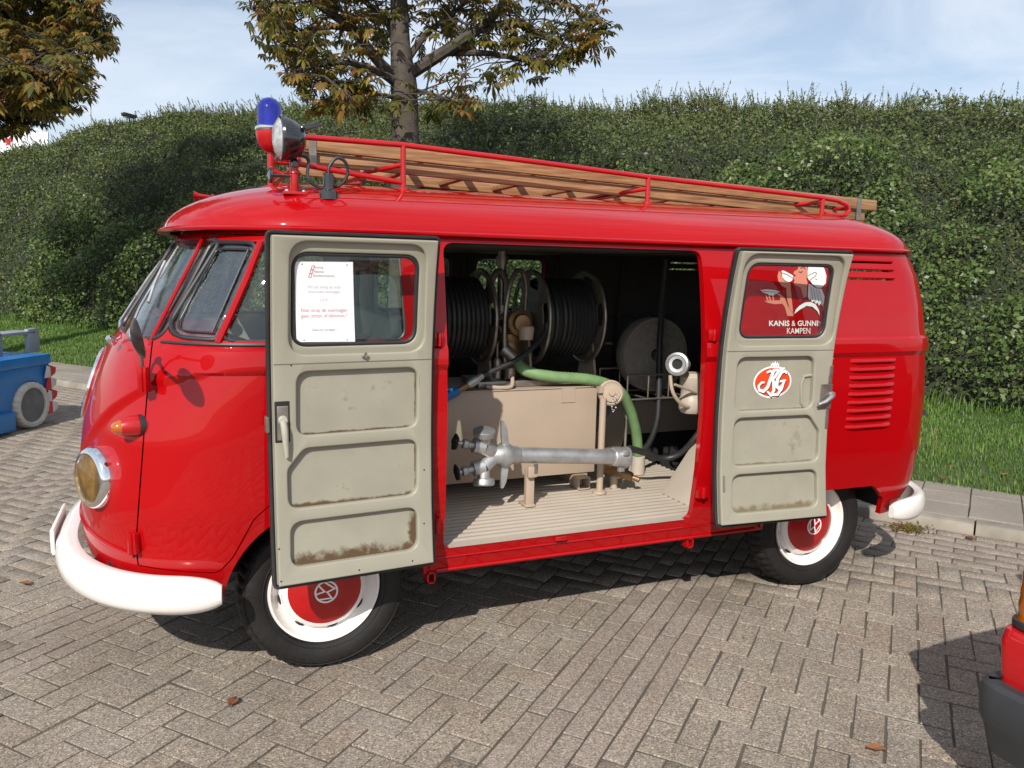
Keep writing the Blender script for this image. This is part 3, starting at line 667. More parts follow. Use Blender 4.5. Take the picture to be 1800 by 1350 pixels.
for (u0, v0, u1, v1, dz) in ((-140, 0, -300, -200, -.6), (-140, 0, 60, -210, -.4), (-138, -80, -230, -330, .4), (-138, -80, 0, -340, .4), (-135, -150, -130, -460, 0), (-140, -20, -120, -220, -1.8), (-140, -20, -120, -230, 1.7), (-138, -100, 150, -180, 0), (-138, -150, -330, -330, 0), (-138, -150, 90, -330, .3), (-142, 60, -330, -30, 1.2)):
    L2.append([(pd(u0, v0, D2), .06), (pd((u0 + u1) / 2, (v0 + v1) / 2 - 15, D2 + dz * .5), .035), (pd(u1, v1, D2 + dz), .012)])
def reg2(q):
    c = RM @ (np.array(q) - CAM); u = 900 + FPX * c[0] / c[2]; v = 675 + FPX * c[1] / c[2]
    hi = float(np.interp(v, [-400, -40, 0, 40, 75, 110, 150, 200, 240], [330, 240, 150, 205, 200, 165, 172, 120, 30]))
    return u < hi and v < (225 if u > -40 else 235) and c[2] < D2 + 1.8
tree('dense chestnut crown reaching in at the top left of the photo', trunk2, L2, 0, 2600, reg2, 23, 0.165)
random.seed(99)
# ================================================================ far things above the hedge
q = pd(158, 205, 34); q0 = Vector((q.x, q.y, 0))
MB().tube([q0, pd(159.3, 215, 34), pd(156.8, 150, 34)], [0.09, 0.045, 0.04], 8).build('flagpole', pm('pole_grey', (0.42, 0.43, 0.46), 0.5)); 
tag(bpy.data.objects['flagpole'], 'thin grey pole rising above the hedge under the left chestnut crown', 'pole')
fl = empty('floodlight', pd(228, 215, 20), 'small dark floodlight peeping over the hedge top at left', 'floodlight')
c = pd(227, 203, 20); MB().box(c, (0.32, 0.2, 0.07), Matrix.Rotation(0.4, 3, 'Z') @ Matrix.Rotation(0.12, 3, 'Y')).build('housing', 'dark', fl, bev=0.008)
MB().tube([c - Vector((0, 0, 0.02)), c - Vector((0, 0, 0.3)), c - Vector((0, 0, 1.2))], 0.02, 6).build('bracket', 'dark', fl)
MB().box(c - Vector((0.02, 0.02, 0.045)), (0.17, 0.1, 0.035), Matrix.Rotation(0.4, 3, 'Z')).build('lamp_glass', pm('lamp_glass', (0.25, 0.26, 0.28), 0.1), fl)
sg = empty('sign_board', pd(20, 262, 24), 'white advertising board with a red emblem behind the left tree', 'sign')
e0 = pd(-160, 236, 24); e1 = pd(84, 232, 24); e2 = pd(84, 292, 24); e3 = pd(-160, 292, 24); nb = Vector((0.38, 0.91, 0)) * 0.06
MB().add([e0, e1, e2, e3, e0 + nb, e1 + nb, e2 + nb, e3 + nb], [(3, 2, 1, 0), (4, 5, 6, 7), (0, 1, 5, 4), (1, 2, 6, 5), (2, 3, 7, 6), (3, 0, 4, 7)]).build('board', pm('board_white', (0.72, 0.73, 0.76), 0.5, var=0.03), sg)
def on_board(u, v): return e0 + (e1 - e0) * ((u + 160) / 244) + (e3 - e0) * ((v - 234) / 57) - nb * 0.06
emb = [(8, 246), (12, 240), (14, 245), (18, 241), (20, 246), (24, 243), (23, 250), (18, 252), (20, 258), (14, 256), (10, 258), (11, 252), (5, 252)]
mb = MB(); mb.add([on_board(*q) for q in emb], [tuple(range(len(emb)))]); mb.build('emblem', 'redr', sg)
b_ = text2d('LO', 0.62, 0.0, 'LEFT'); ex = (e1 - e0).normalized(); ez = (e0 - e3).normalized(); o_ = on_board(31, 252)
finish(mapbm(b_, lambda x, y, z: o_ + ex * x + ez * y), 'lettering', pm('board_grey', (0.5, 0.52, 0.58), 0.6), sg)
for u in (-140, 70):
    a_ = pd(u, 292, 24.1); MB().tube([a_, Vector((a_.x, a_.y, 0))], 0.05, 6).build('post', 'dark', sg)
# ================================================================ the van: body shell
TAB = np.array([(.36, -.84, .80, 3.12), (.5, -.875, .835, 3.19), (.7, -.875, .86, 3.20), (.95, -.835, .87, 3.195), (1.1, -.79, .868, 3.185), (1.19, -.755, .866, 3.175), (1.26, -.722, .862, 3.17), (1.40, -.642, .845, 3.155), (1.55, -.548, .82, 3.125), (1.70, -.452, .782, 3.06)])
# smooth the profile table
_z = np.linspace(.36, 1.70, 135); _p = np.stack([np.interp(_z, TAB[:, 0], TAB[:, i]) for i in (1, 2, 3)], 1)
_k = np.hanning(13); _k /= _k.sum()
_p = np.stack([np.convolve(np.pad(_p[:, i], 6, mode='reflect', reflect_type='odd'), _k, 'valid') for i in range(3)], 1)
def prof(z): return [float(np.interp(z, _z, _p[:, i])) for i in range(3)]
FD, NFX, RD, NRX = .62, 2.5, .42, 2.8
def ysurf(x, z):
    """half width of the body at x, z"""
    xf, w, xr = prof(z); xs = xf + FD; xe = xr - RD
    if x < xs: q = min(1, (xs - x) / FD); return w * max(0, 1 - q ** NFX) ** (1 / NFX)
    if x > xe: q = min(1, (x - xe) / RD); return w * max(0, 1 - q ** NRX) ** (1 / NRX)
    return w
def xfront(y, z):
    xf, w, xr = prof(z); q = min(1, abs(y) / w); return xf + FD - FD * (1 - q ** NFX) ** (1 / NFX)
def half_outline(xf, w, xr, fd, nf, rd, nr, NF=64, NS=110, NR=46):
    t = np.linspace(0, np.pi / 2, 500); xs = xf + fd; xe = xr - rd
    def resample(P, n):
        s = np.concatenate([[0], np.cumsum(np.linalg.norm(np.diff(P, axis=0), axis=1))]); q = np.linspace(0, s[-1], n + 1); return np.stack([np.interp(q, s, P[:, 0]), np.interp(q, s, P[:, 1])], 1)
    f = resample(np.stack([xs - fd * np.cos(t) ** (2 / nf), -w * np.sin(t) ** (2 / nf)], 1), NF)
    s = np.stack([np.linspace(xs, xe, NS + 1), np.full(NS + 1, -w)], 1)
    r = resample(np.stack([xe + rd * np.sin(t) ** (2 / nr), -w * np.cos(t) ** (2 / nr)], 1), NR)
    return np.concatenate([f, s[1:], r[1:]])
def ring(P):
    """closed ring from a near-side half outline, with outward normals"""
    Q = np.concatenate([P, P[-2:0:-1] * np.array([1, -1])])
    d = np.roll(Q, -1, 0) - np.roll(Q, 1, 0); n = np.stack([d[:, 1], -d[:, 0]], 1); n /= np.linalg.norm(n, axis=1)[:, None]
    if (n * (Q - Q.mean(0))).sum() < 0: n = -n
    return Q, n
VY = ([0, .3, .51, .58, .636, .681, .72, .78, .83, .87], [.64, .81, .965, 1.03, 1.07, 1.105, 1.135, 1.165, 1.185, 1.19])
def sstep(a, b, x): t = np.clip((x - a) / (b - a), 0, 1); return t * t * (3 - 2 * t)
def swage(Q, z):
    zc = np.where(Q[:, 0] < -.2, np.interp(np.abs(Q[:, 1]), *VY), 1.19)
    hw = np.where(Q[:, 0] < -.5, .018, .0075); return 0.014 * sstep(zc - hw, zc + hw, z) * (1 - sstep(1.258, 1.276, z))
zs = np.concatenate([np.arange(.36, .60, .03), np.arange(.60, 1.30, .0118), np.arange(1.30, 1.70, .03), [1.70]])
outer = []; ringsV = []
for z in zs:
    xf, w_, xr = prof(z); Q, n = ring(half_outline(xf, w_, xr, FD, NFX, RD, NRX)); P = Q + n * swage(Q, z)[:, None]
    ringsV.append(np.c_[P, np.full(len(P), z)])
izs = [1.70, 1.55, 1.40, 1.26, 1.10, .95, .70, .5, .36]
for z in izs:
    xf, w_, xr = prof(z); Q, n = ring(half_outline(xf, w_, xr, FD, NFX, RD, NRX)); P = Q - n * 0.028
    ringsV.append(np.c_[P, np.full(len(P), z)])
NC = len(ringsV[0]); NRW = len(ringsV)
V = np.concatenate(ringsV); F = []; mi = []
for i in range(NRW):
    j = (i + 1) % NRW; a = np.arange(NC); b_ = (a + 1) % NC
    F.append(np.stack([i * NC + a, i * NC + b_, j * NC + b_, j * NC + a], 1)); mi += [0 if i < len(zs) - 1 else (1 if i >= len(zs) - 1 and i < NRW - 1 else 0)] * NC
F = np.concatenate(F); mi = np.array(mi); mi[(mi == 1) & (V[F].mean(1)[:, 0] < .41)] = 3
M['cabin'] = pm('cab_trim', (.27, .25, .20), .6, var=.08)
van = empty('fire_van', (1.2, 0, 0), 'red vintage fire service van with its two side cargo doors swung open', 'van')
me = bpy.data.meshes.new('shell'); me.from_pydata(V.tolist(), [], F.tolist()); me.polygons.foreach_set('material_index', np.array(mi, np.int32))
bmx = bmesh.new(); bmx.from_mesh(me); bmesh.ops.recalc_face_normals(bmx, faces=bmx.faces); bmx.to_mesh(me); bmx.free()
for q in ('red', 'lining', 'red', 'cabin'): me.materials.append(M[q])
shell = bpy.data.objects.new('shell_tmp', me); col.objects.link(shell)
# openings
cut = MB()
def side(poly, y0, y1): cut.prism(poly, lambda u, v, h: (u, h, v), y0, y1)
open_poly = rpoly([(.44, .462), (1.602, .462), (1.602, 1.652), (.44, 1.652)], .045)
side(open_poly, -1.2, -.55)
archF = [(.372 * math.cos(t), .33 + .372 * math.sin(t)) for t in np.linspace(-.35, math.pi + .35, 40)]
archF = [(archF[0][0], .2)] + archF + [(archF[-1][0], .2)]
archR = rpoly([(2.03, .2), (2.03, .40), (2.12, .535), (2.68, .527), (2.765, .45), (2.80, .2)], .05)
for p_ in (archF, archR): side(p_, -1.2, -.5); side(p_, .5, 1.2)
cabwin = rpoly([(-.545, 1.298, .05), (.285, 1.292, .05), (.270, 1.636, .05), (-.365, 1.636, .05)], .05)
side(cabwin, -1.2, -.45)
cabwin_far = rpoly([(-.500, 1.298, .05), (.285, 1.292, .05), (.270, 1.632, .05), (-.345, 1.632, .05)], .05)
side(cabwin_far, .45, 1.2)
farwin1 = rpoly([(1.15, 1.31), (1.60, 1.31), (1.60, 1.625), (1.15, 1.625)], .06)
farwin2 = rpoly([(.56, 1.31), (1.00, 1.31), (1.00, 1.625), (.56, 1.625)], .06)
farwin3 = rpoly([(1.78, 1.31), (2.16, 1.31), (2.16, 1.625), (1.78, 1.625)], .06)
side(farwin1, .6, 1.2); side(farwin2, .6, 1.2)
for zz in (1.622, 1.583, 1.543): side([(2.42, zz - .004), (2.708, zz - .004), (2.708, zz + .004), (2.42, zz + .004)], -1.2, -.6); side([(2.50, zz + .03), (2.72, zz + .03), (2.72, zz + .04), (2.50, zz + .04)], .6, 1.2)
wsn = rpoly([(-.028, 1.288), (-.665, 1.288), (-.615, 1.640), (-.028, 1.640)], .045)
cut2 = MB()
for sgn in (1, -1): cut2.prism([(sgn * a, b) for a, b in wsn], lambda u, v, h: (h, u, v), -1.3, -.28)
cut2.prism(rpoly([(-.46, 1.31), (.46, 1.31), (.44, 1.60), (-.44, 1.60)], .06), lambda u, v, h: (h, u, v), 2.85, 3.5)
for cut_ in (cut, cut2):
    cb = cut_.bm(); cme = bpy.data.meshes.new('cut'); cb.to_mesh(cme); cb.free()
    for q in ('red', 'lining', 'red', 'cabin'): cme.materials.append(M[q])
    cutter = bpy.data.objects.new('cut', cme); col.objects.link(cutter)
    shell.data = boolean(shell, cutter); bpy.data.objects.remove(cutter)
door_poly = rpoly([(-.648, .500, .0), (-.640, .497, .02), (-.385, .474, .04), (-.335, .53, .02), (-.262, .668, .05), (-.13, .785, .08), (.10, .80, .08), (.365, .74, .03), (.365, 1.662, .02), (-.375, 1.662, .03), (-.572, 1.285, .05), (-.592, 1.13, .1), (-.652, .575, .1)], .02)
def door_solid(poly, name):
    mb = MB(); mb.prism(poly, lambda u, v, h: (u, h, v), -1.25, -.42); b = mb.bm(); me = bpy.data.meshes.new(name); b.to_mesh(me); b.free()
    for q in ('red', 'lining', 'red', 'cabin'): me.materials.append(M[q])
    o = bpy.data.objects.new(name, me); col.objects.link(o); return o
dc1 = door_solid(door_poly, 'd1'); dc2 = door_solid(inset(door_poly, .0045), 'd2')
cabdoor_me = boolean(shell, dc2, 'INTERSECT'); body_me = boolean(shell, dc1, 'DIFFERENCE')
for o in (shell, dc1, dc2): bpy.data.objects.remove(o)
def fix(me, name):
    b = bmesh.new(); b.from_mesh(me); bmesh.ops.dissolve_degenerate(b, dist=1e-5, edges=b.edges); sharpen(b, 30); b.to_mesh(me); b.free(); o = link(name, me, None, van); md = o.modifiers.new('normals', 'WEIGHTED_NORMAL'); md.keep_sharp = True; md.weight = 80; return o
body = fix(body_me, 'body'); cabdoor = fix(cabdoor_me, 'cab_door')
# ---------------------------------------------------------------- roof and gutter
ZG = 1.678
RQ, RN = ring(half_outline(-.535, .80, 3.085, .72, 2.5, .46, 2.7))
def roof_pt(x, y, s, h):
    sx = min(max(x, .30), 2.35); return (sx + (x - sx) * s, y * s, ZG + h * max(0, 1 - s ** 2.25) ** .5)
ss = [1, .995, .98, .955, .92, .88, .83, .77, .70, .62, .53, .43, .32, .2, .1, .02]
rows = [[roof_pt(x, y, s, .225) for x, y in RQ] for s in ss] 
inn = [[(q[0], q[1], q[2] - .022 - .004) for q in [roof_pt(x, y, s * .97, .225) for x, y in RQ]] for s in ss[::-1] if s < .99]
allr = rows + inn; n = len(RQ); V = [q for r in allr for q in r]; F = []; fm = []
for i in range(len(allr)):
    if i == len(allr) - 1: j = 0
    else: j = i + 1
    for a in range(n): F.append((i * n + a, i * n + (a + 1) % n, j * n + (a + 1) % n, j * n + a)); fm.append(0 if i < len(rows) - 1 else (1 if len(rows) <= i < len(allr) - 1 else 0))
me = bpy.data.meshes.new('roof'); me.from_pydata(V, [], F); me.polygons.foreach_set('material_index', np.array(fm, np.int32)); bb = bmesh.new(); bb.from_mesh(me); bmesh.ops.recalc_face_normals(bb, faces=bb.faces); sharpen(bb, 50); bb.to_mesh(me); bb.free()
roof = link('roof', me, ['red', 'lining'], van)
def sweep(name, P, N, prof_, mat, parent, closed=True, taper=0, bev=0):
    """prof_: (offset along outward normal, z)"""
    k = len(prof_); V = []; n = len(P)
    cz = sum(q[1] for q in prof_) / k; co = sum(q[0] for q in prof_) / k
    for i in range(n):
        f = 1.0
        if taper:
            e = min(i, n - 1 - i)
            if e < taper: f = math.sqrt(1 - (1 - (e + 0.35) / (taper + .35)) ** 2)
        for o, z in prof_:
            oo = co + (o - co) * (0.35 + 0.65 * f); V.append((P[i][0] + N[i][0] * oo, P[i][1] + N[i][1] * oo, cz + (z - cz) * (0.30 + 0.70 * f)))
    F = [(i * k + j, i * k + (j + 1) % k, ((i + 1) % n) * k + (j + 1) % k, ((i + 1) % n) * k + j) for i in range(n if closed else n - 1) for j in range(k)]
    if not closed: F += [tuple(range(k)), tuple(range(n * k - 1, n * k - k - 1, -1))]
    mb = MB(); mb.add(V, F); return mb.build(name, mat, parent, ang=45)
sweep('gutter', RQ, RN, [(-.03, 1.700), (.004, 1.692), (.014, 1.690), (.019, 1.684), (.018, 1.677), (.010, 1.673), (-.03, 1.676)], 'red', roof)
# ---------------------------------------------------------------- glazing
def grid_pane(poly, f, name, mat, parent):
    """pane over a rounded polygon, follows the body surface"""
    b = sheet([poly], 0.002)
    lo = min(q[1] for q in poly); hi = max(q[1] for q in poly); xl = min(q[0] for q in poly); xh = max(q[0] for q in poly)
    cutz(b, 1, lo + .05, hi, .06); cutz(b, 0, xl + .04, xh, .05)
    mapbm(b, f); return finish(b, name, mat, parent)
ws = []
for sgn in (1, -1):
    poly = [(sgn * a, b) for a, b in inset(wsn, -.006)]
    pane = grid_pane(poly, lambda u, v, h: Vector((xfront(u, v) + .014 + h, u, v)), 'windscreen_pane', 'glass', van)
    MB().tube([(xfront(a, b) + .004, a, b) for a, b in [(sgn * q[0], q[1]) for q in wsn]], .009, 8, closed=True).build('windscreen_seal', 'seal', pane)
def side_glass(poly, sgn, name, parent, d=.012):
    return grid_pane(inset(poly, -.006), lambda u, v, h: Vector((u, sgn * (ysurf(u, v) - d + h), v)), name, 'glass', parent)
def side_seal(poly, sgn, name, parent, r=.009, d=.004, mat='seal'):
    return MB().tube([(u, sgn * (ysurf(u, v) - d), v) for u, v in poly], r, 8, closed=True).build(name, mat, parent)
vent = rpoly([(-.525, 1.310, .05), (-.368, 1.306, .02), (-.222, 1.624, .02), (-.355, 1.624, .04)], .03)
mainw = rpoly([(-.342, 1.303, .02), (.275, 1.300, .04), (.262, 1.624, .04), (-.196, 1.624, .02)], .03)
M['glass_vent'] = glassmat('hazy_vent_glass', (.86, .90, .90), .13)
g_ = side_glass(vent, -1, 'vent_window', cabdoor); g_.data.materials[0] = M['glass_vent']; side_seal(inset(vent, -.008), -1, 'vent_seal', cabdoor, .0085, .002)
side_seal(inset(vent, .016), -1, 'vent_inner_seal', cabdoor, .004, .001)
g_ = side_glass(mainw, -1, 'door_window', cabdoor); side_seal(inset(mainw, -.008), -1, 'window_seal', cabdoor, .006, .004)
mb = MB(); mb.tube([(u, -(ysurf(u, v) - .001), v) for u, v in ((-.362, 1.288), (-.318, 1.38), (-.26, 1.505), (-.205, 1.636))], .0135, 8); mb.build('window_divider', 'red', cabdoor)
for dz, rr_ in ((0, .006),): MB().tube([(u, -(ysurf(u, 1.288) + .003), 1.283) for u in np.linspace(-.54, .34, 24)], .007, 6).build('sill_strip', 'seal', cabdoor)
MB().tube([(u, -(ysurf(u, v) + .0), v) for u, v in ((-.583, 1.262), (-.565, 1.305), (-.488, 1.455), (-.412, 1.60), (-.382, 1.668))], .007, 6).build('pillar_rib', 'red', van)
for poly, nm in ((cabwin_far, 'cab_window'), (farwin1, 'side_window'), (farwin2, 'side_window')):
    o = side_glass(poly, 1, nm, van); side_seal(inset(poly, .004), 1, 'window_seal', o)
MB().tube([(u, ysurf(u, v) - .015, v) for u, v in ((-.30, 1.30), (-.19, 1.63))], .012, 8).build('far_window_divider', 'seal', van)
# wipers
def wiper(arm, blade):
    mb = MB(); mb.tube([Vector(q) for q in arm], [.010, .0055, .005, .005][:len(arm)], 8); o = mb.build('wiper', 'chrome', van)
    mb = MB(); mb.tube([Vector(q) for q in blade], .007, 6); mb.build('wiper_blade', 'alu', o)
def wp(y, z, o): return (xfront(y, z) - o, y, z)
wiper([wp(-.50, 1.280, .0), wp(-.485, 1.305, .018), wp(-.43, 1.39, .016), wp(-.40, 1.487, .014)], [wp(-.478, 1.41, .012), wp(-.41, 1.485, .014), wp(-.352, 1.56, .012)])
wiper([wp(.05, 1.280, .0), wp(.07, 1.305, .018), wp(.12, 1.39, .016), wp(.15, 1.487, .014)], [wp(.07, 1.41, .012), wp(.14, 1.485, .014), wp(.20, 1.56, .012)])
# ---------------------------------------------------------------- cargo floor, underside, interior shell
V = []; ys = np.linspace(-.82, .80, 36 * 6 + 1)
for x in (.42, 2.02):
    for y in ys:
        ph = ((y + .80) / .0445) % 1; h = .0045 * (sstep(.10, .25, ph) - sstep(.60, .75, ph)) if -.77 < y < .76 else 0
        V.append((x, y, .464 + h))
n = len(ys); cf = MB(); cf.add(V, [(j, j + 1, n + j + 1, n + j) for j in range(n - 1)]); cargo_floor = cf.build('cargo_floor', 'floor', van, ang=60)
mb = MB(); mb.box((1.15, 0, .405), (3.6, 1.08, .08)); mb.box((1.23, 0, .408), (1.58, 1.60, .085)); mb.box((2.98, 0, .42), (.22, 1.3, .1)); mb.box((-.6, 0, .43), (.3, 1.2, .1)); mb.build('underbody', 'dark', van)
mb = MB(); mb.cyl((2.45, -.28, .30), (3.1, -.28, .34), .05); mb.box((2.85, 0, .36), (.5, .7, .16)); mb.build('engine_sump', 'dark', van, bev=.01)
for sgn in (-1, 1):
    mb = MB(); t = np.linspace(.12, math.pi - .12, 30); a0, a1 = sgn * .815, sgn * .48
    vs = [(.395 * math.cos(q), a, .33 + .395 * math.sin(q)) for a in (a0, a1) for q in t]; k = len(t)
    mb.add(vs, [(i, i + 1, k + i + 1, k + i) for i in range(k - 1)] + [tuple(range(k, 2 * k))]); mb.build('wheel_well', 'dark', van)
    mb = MB(); r = [(2.0, .38), (2.02, .60), (2.12, .74), (2.70, .74), (2.80, .60), (2.82, .38)]; k = len(r)
    mb.add([(x, a, z) for a in (sgn * .82, sgn * .45) for x, z in r], [(i, i + 1, k + i + 1, k + i) for i in range(k - 1)] + [tuple(range(k, 2 * k))]); mb.build('wheel_well', 'dark', van)
# wheel housings and engine deck inside the load bay
for sgn in (-1, 1):
    mb = MB(); pr = [(1.70, .466), (1.93, .78), (2.9, .78), (2.9, .57), (2.0, .57), (1.97, .466)]
    mb.prism([(a, b) for a, b in pr], lambda u, v, h: (u, h, v), sgn * .805, sgn * .42); mb.build('wheel_housing', 'floor', van, bev=.02)
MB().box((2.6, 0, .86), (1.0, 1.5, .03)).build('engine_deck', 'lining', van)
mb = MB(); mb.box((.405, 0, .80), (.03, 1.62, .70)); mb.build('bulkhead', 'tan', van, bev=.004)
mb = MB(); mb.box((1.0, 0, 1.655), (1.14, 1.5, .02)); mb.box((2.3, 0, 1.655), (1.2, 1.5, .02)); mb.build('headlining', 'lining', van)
MB().box((-.10, 0, .62), (.95, 1.42, .03)).build('cab_floor', 'lining', van)
seat = MB(); seat.box((.12, 0, .80), (.50, 1.30, .34)); seat = seat.build('seat', 'lining', van, bev=.02)
MB().box((.12, 0, 1.015), (.50, 1.32, .10)).build('seat_cushion', 'black', seat, bev=.03, seg=3)
MB().box((.335, 0, 1.20), (.09, 1.32, .32), Matrix.Rotation(.12, 3, 'Y')).build('seat_backrest', 'black', seat, bev=.03, seg=3)
cd_ = grid_pane(rpoly([(-.46, .62), (.34, .62), (.34, 1.27), (-.50, 1.27)], .04), lambda u, v, h: Vector((u, ysurf(u, v) - .036 + h, v)), 'far_door_panel', 'cabin', van)
MB().box((-.42, 0, 1.19), (.22, 1.36, .16)).build('dashboard', 'red', van, bev=.03)
sw = MB(); c = Vector((-.16, -.36, 1.20)); ax = Vector((.42, 0, .9)).normalized(); x_, y_ = sw.frame(ax)
sw.tube([c + (x_ * math.cos(a) + y_ * math.sin(a)) * .20 for a in np.linspace(0, 2 * math.pi, 40, endpoint=False)], .011, 8, closed=True); sw.tube([c, c - ax * .5], .018, 10); sw.tube([c - x_ * .2, c - ax * .03, c + x_ * .2], .01, 8); sw.build('steering_wheel', 'gloss_black', van)
mb = MB(); mb.lathe(Vector((-.245, ysurf(-.245, 1.3) - .075, 1.262)), (0, -1, 0), [(.030, 0), (.030, .008), (.022, .014), (0, .015)], 20); mb.cyl((-.245, ysurf(-.245, 1.3) - .08, 1.29), (-.245, ysurf(-.245, 1.3) - .08, 1.315), .008); mb.build('lock_escutcheon', 'chrome', cd_)
# sunlit edge trim of the door opening: bright sill plate
# ---------------------------------------------------------------- louvres, hinges, jack point
for k in range(9):
    zz = 1.163 - k * .0398; mb = MB(); pts = []
    n = 10
    for i in range(n + 1):
        u = 2.428 + .288 * i / n + .004 * k * 0; e = min(i, n - i) / n; q = min(1, e * 6) ** .5
        y0 = -(ysurf(u, zz)); pts.append([(u, y0 + .004, zz + .010), (u, y0 - .006 * q, zz + .007), (u, y0 - .014 * q - .001, zz - .006), (u, y0 - .013 * q - .001, zz - .010), (u, y0 + .004, zz - .008)])
    V = [v for r in pts for v in r]; F = [(i * 5 + j, i * 5 + (j + 1) % 5, (i + 1) * 5 + (j + 1) % 5, (i + 1) * 5 + j) for i in range(n) for j in range(5)] + [(0, 1, 2, 3, 4), tuple(range(n * 5 + 4, n * 5 - 1, -1))]
    mb.add(V, F); mb.build('louvre', 'red', van, ang=50)
for zz in (1.622, 1.583, 1.543):
    mb = MB(); mb.tube([(u, -(ysurf(u, zz + .008) + .001), zz + .009) for u in np.linspace(2.415, 2.712, 8)], .006, 8); mb.build('vent_lip', 'red', van)
def hinge(P, out, h, wd=.026):
    out = Vector(out).normalized(); mb = MB(); P = Vector(P); s = Vector((-out.y, out.x, 0))
    R_ = Matrix((s, out, (0, 0, 1))).transposed()
    mb.box(P + out * .008, (wd * 1.6, .022, h), R_); mb.tube([P + out * .020 - Vector((0, 0, h / 2)), P + out * .020 + Vector((0, 0, h / 2))], .009, 10)
    return mb.build('hinge', 'red', van, bev=.003)
hinge((-.592, -.752, 1.165), (-.75, -.66, 0), .085); hinge((-.650, -.728, .588), (-.75, -.66, 0), .075)
hinge((1.632, -.862, 1.295), (0, -1, 0), .05, .035); hinge((1.632, -.850, .595), (0, -1, 0), .05, .035); hinge((.402, -.862, 1.295), (0, -1, 0), .05, .02); hinge((.402, -.848, .575), (0, -1, 0), .06, .02)
for x_, nb_ in ((1.62, 0), (.40, 0)):
    mb = MB()
    for dx, dz, sx, sz in ((-.014, 0, .006, .045), (.014, 0, .006, .045), (0, .02, .034, .006), (0, -.02, .034, .006)): mb.box((x_ + dx, -.785, .345 + dz), (sx, .05, sz))
    mb.build('jack_point', 'redr', van)
mb = MB(); mb.box((.95, -.835, .452), (.05, .012, .016)); mb.build('door_striker', 'redr', van, bev=.002)
# ================================================================ doors
def door_map(xh, sg, al):
    ca, sa = math.cos(al), math.sin(al)
    def f(s, z, h):
        w_ = ysurf(1.0, min(max(z, .40), 1.69))
        return Vector((xh + sg * (s * ca - h * sa * 1.0), -.885 - (.885 - w_) - s * sa - h * ca, z))
    return f
def plate(loops, h0, h1, f, name, mat, parent, bev=0.0, ang=40):
    b = sheet(loops, (h1 - h0) / 2, bev, 2)
    lo = min(q[1] for q in loops[0]); hi = max(q[1] for q in loops[0]); z = math.ceil(lo / .07) * .07
    cutz(b, 1, z, hi, .07); hm = (h0 + h1) / 2
    mapbm(b, lambda x, y, q: f(x, y, q + hm)); return finish(b, name, mat, parent, ang)
def rust(name, f, poly, k, sg):
    """recess paint with rust creeping up from the bottom edge and in from the hinge side"""
    zb = min(q[1] for q in poly); s0 = min(q[0] for q in poly); P0 = f(s0, zb, 0)
    mt, n, b = nodes('recess_paint_%s_%d' % ('f' if sg < 0 else 'r', k))
    g = n.nodes.new('ShaderNodeNewGeometry'); sp = n.nodes.new('ShaderNodeSeparateXYZ'); n.links.new(g.outputs['Position'], sp.inputs[0])
    t = n.nodes.new('ShaderNodeTexNoise'); t.inputs['Scale'].default_value = 26; t.inputs['Detail'].default_value = 9; t.inputs['Roughness'].default_value = .7; n.links.new(g.outputs['Position'], t.inputs['Vector'])
    t2 = n.nodes.new('ShaderNodeTexNoise'); t2.inputs['Scale'].default_value = 6; t2.inputs['Detail'].default_value = 4; n.links.new(g.outputs['Position'], t2.inputs['Vector'])
    def edge(sock, a, wd):
        m_ = n.nodes.new('ShaderNodeMapRange'); m_.inputs[1].default_value = a; m_.inputs[2].default_value = a + wd; m_.inputs[3].default_value = 1; m_.inputs[4].default_value = 0; n.links.new(sock, m_.inputs[0]); return m_.outputs[0]
    amt = {(-1, 0): .012, (-1, 1): .018, (-1, 2): .055, (1, 0): .006, (1, 1): .010, (1, 2): .036}[(sg, k)]
    e1 = edge(sp.outputs['Z'], zb, amt); e2 = edge(sp.outputs['X'], P0.x, (-.05 if k == 2 else -.010) if sg < 0 else .008)
    mxm = n.nodes.new('ShaderNodeMath'); mxm.operation = 'MAXIMUM'; n.links.new(e1, mxm.inputs[0]); n.links.new(e2, mxm.inputs[1])
    a1 = n.nodes.new('ShaderNodeMath'); a1.operation = 'MULTIPLY_ADD'; a1.inputs[1].default_value = .50; n.links.new(mxm.outputs[0], a1.inputs[0]); n.links.new(t.outputs['Fac'], a1.inputs[2])
    r = n.nodes.new('ShaderNodeValToRGB'); r.color_ramp.elements[0].position = .62; r.color_ramp.elements[0].color = (0, 0, 0, 1); r.color_ramp.elements[1].position = .86; a2 = n.nodes.new('ShaderNodeMath'); a2.operation = 'MULTIPLY_ADD'; a2.inputs[1].default_value = .55; n.links.new(t2.outputs['Fac'], a2.inputs[0]); n.links.new(a1.outputs[0], a2.inputs[2])
    a3 = n.nodes.new('ShaderNodeMath'); a3.operation = 'SUBTRACT'; a3.inputs[1].default_value = .28; n.links.new(a2.outputs[0], a3.inputs[0]); n.links.new(a3.outputs[0], r.inputs['Fac'])
    base = n.nodes.new('ShaderNodeValToRGB'); base.color_ramp.elements[0].position = .35; base.color_ramp.elements[0].color = (.262, .245, .190, 1); base.color_ramp.elements[1].position = .65; base.color_ramp.elements[1].color = (.30, .282, .218, 1); n.links.new(t2.outputs['Fac'], base.inputs['Fac'])
    mx = n.nodes.new('ShaderNodeMix'); mx.data_type = 'RGBA'; mx.inputs[7].default_value = (.085, .050, .022, 1) if sg < 0 else (.16, .13, .075, 1)
    n.links.new(r.outputs[0], mx.inputs[0]); n.links.new(base.outputs[0], mx.inputs[6]); n.links.new(mx.outputs[2], b.inputs['Base Color']); b.inputs['Roughness'].default_value = .5
    return mt
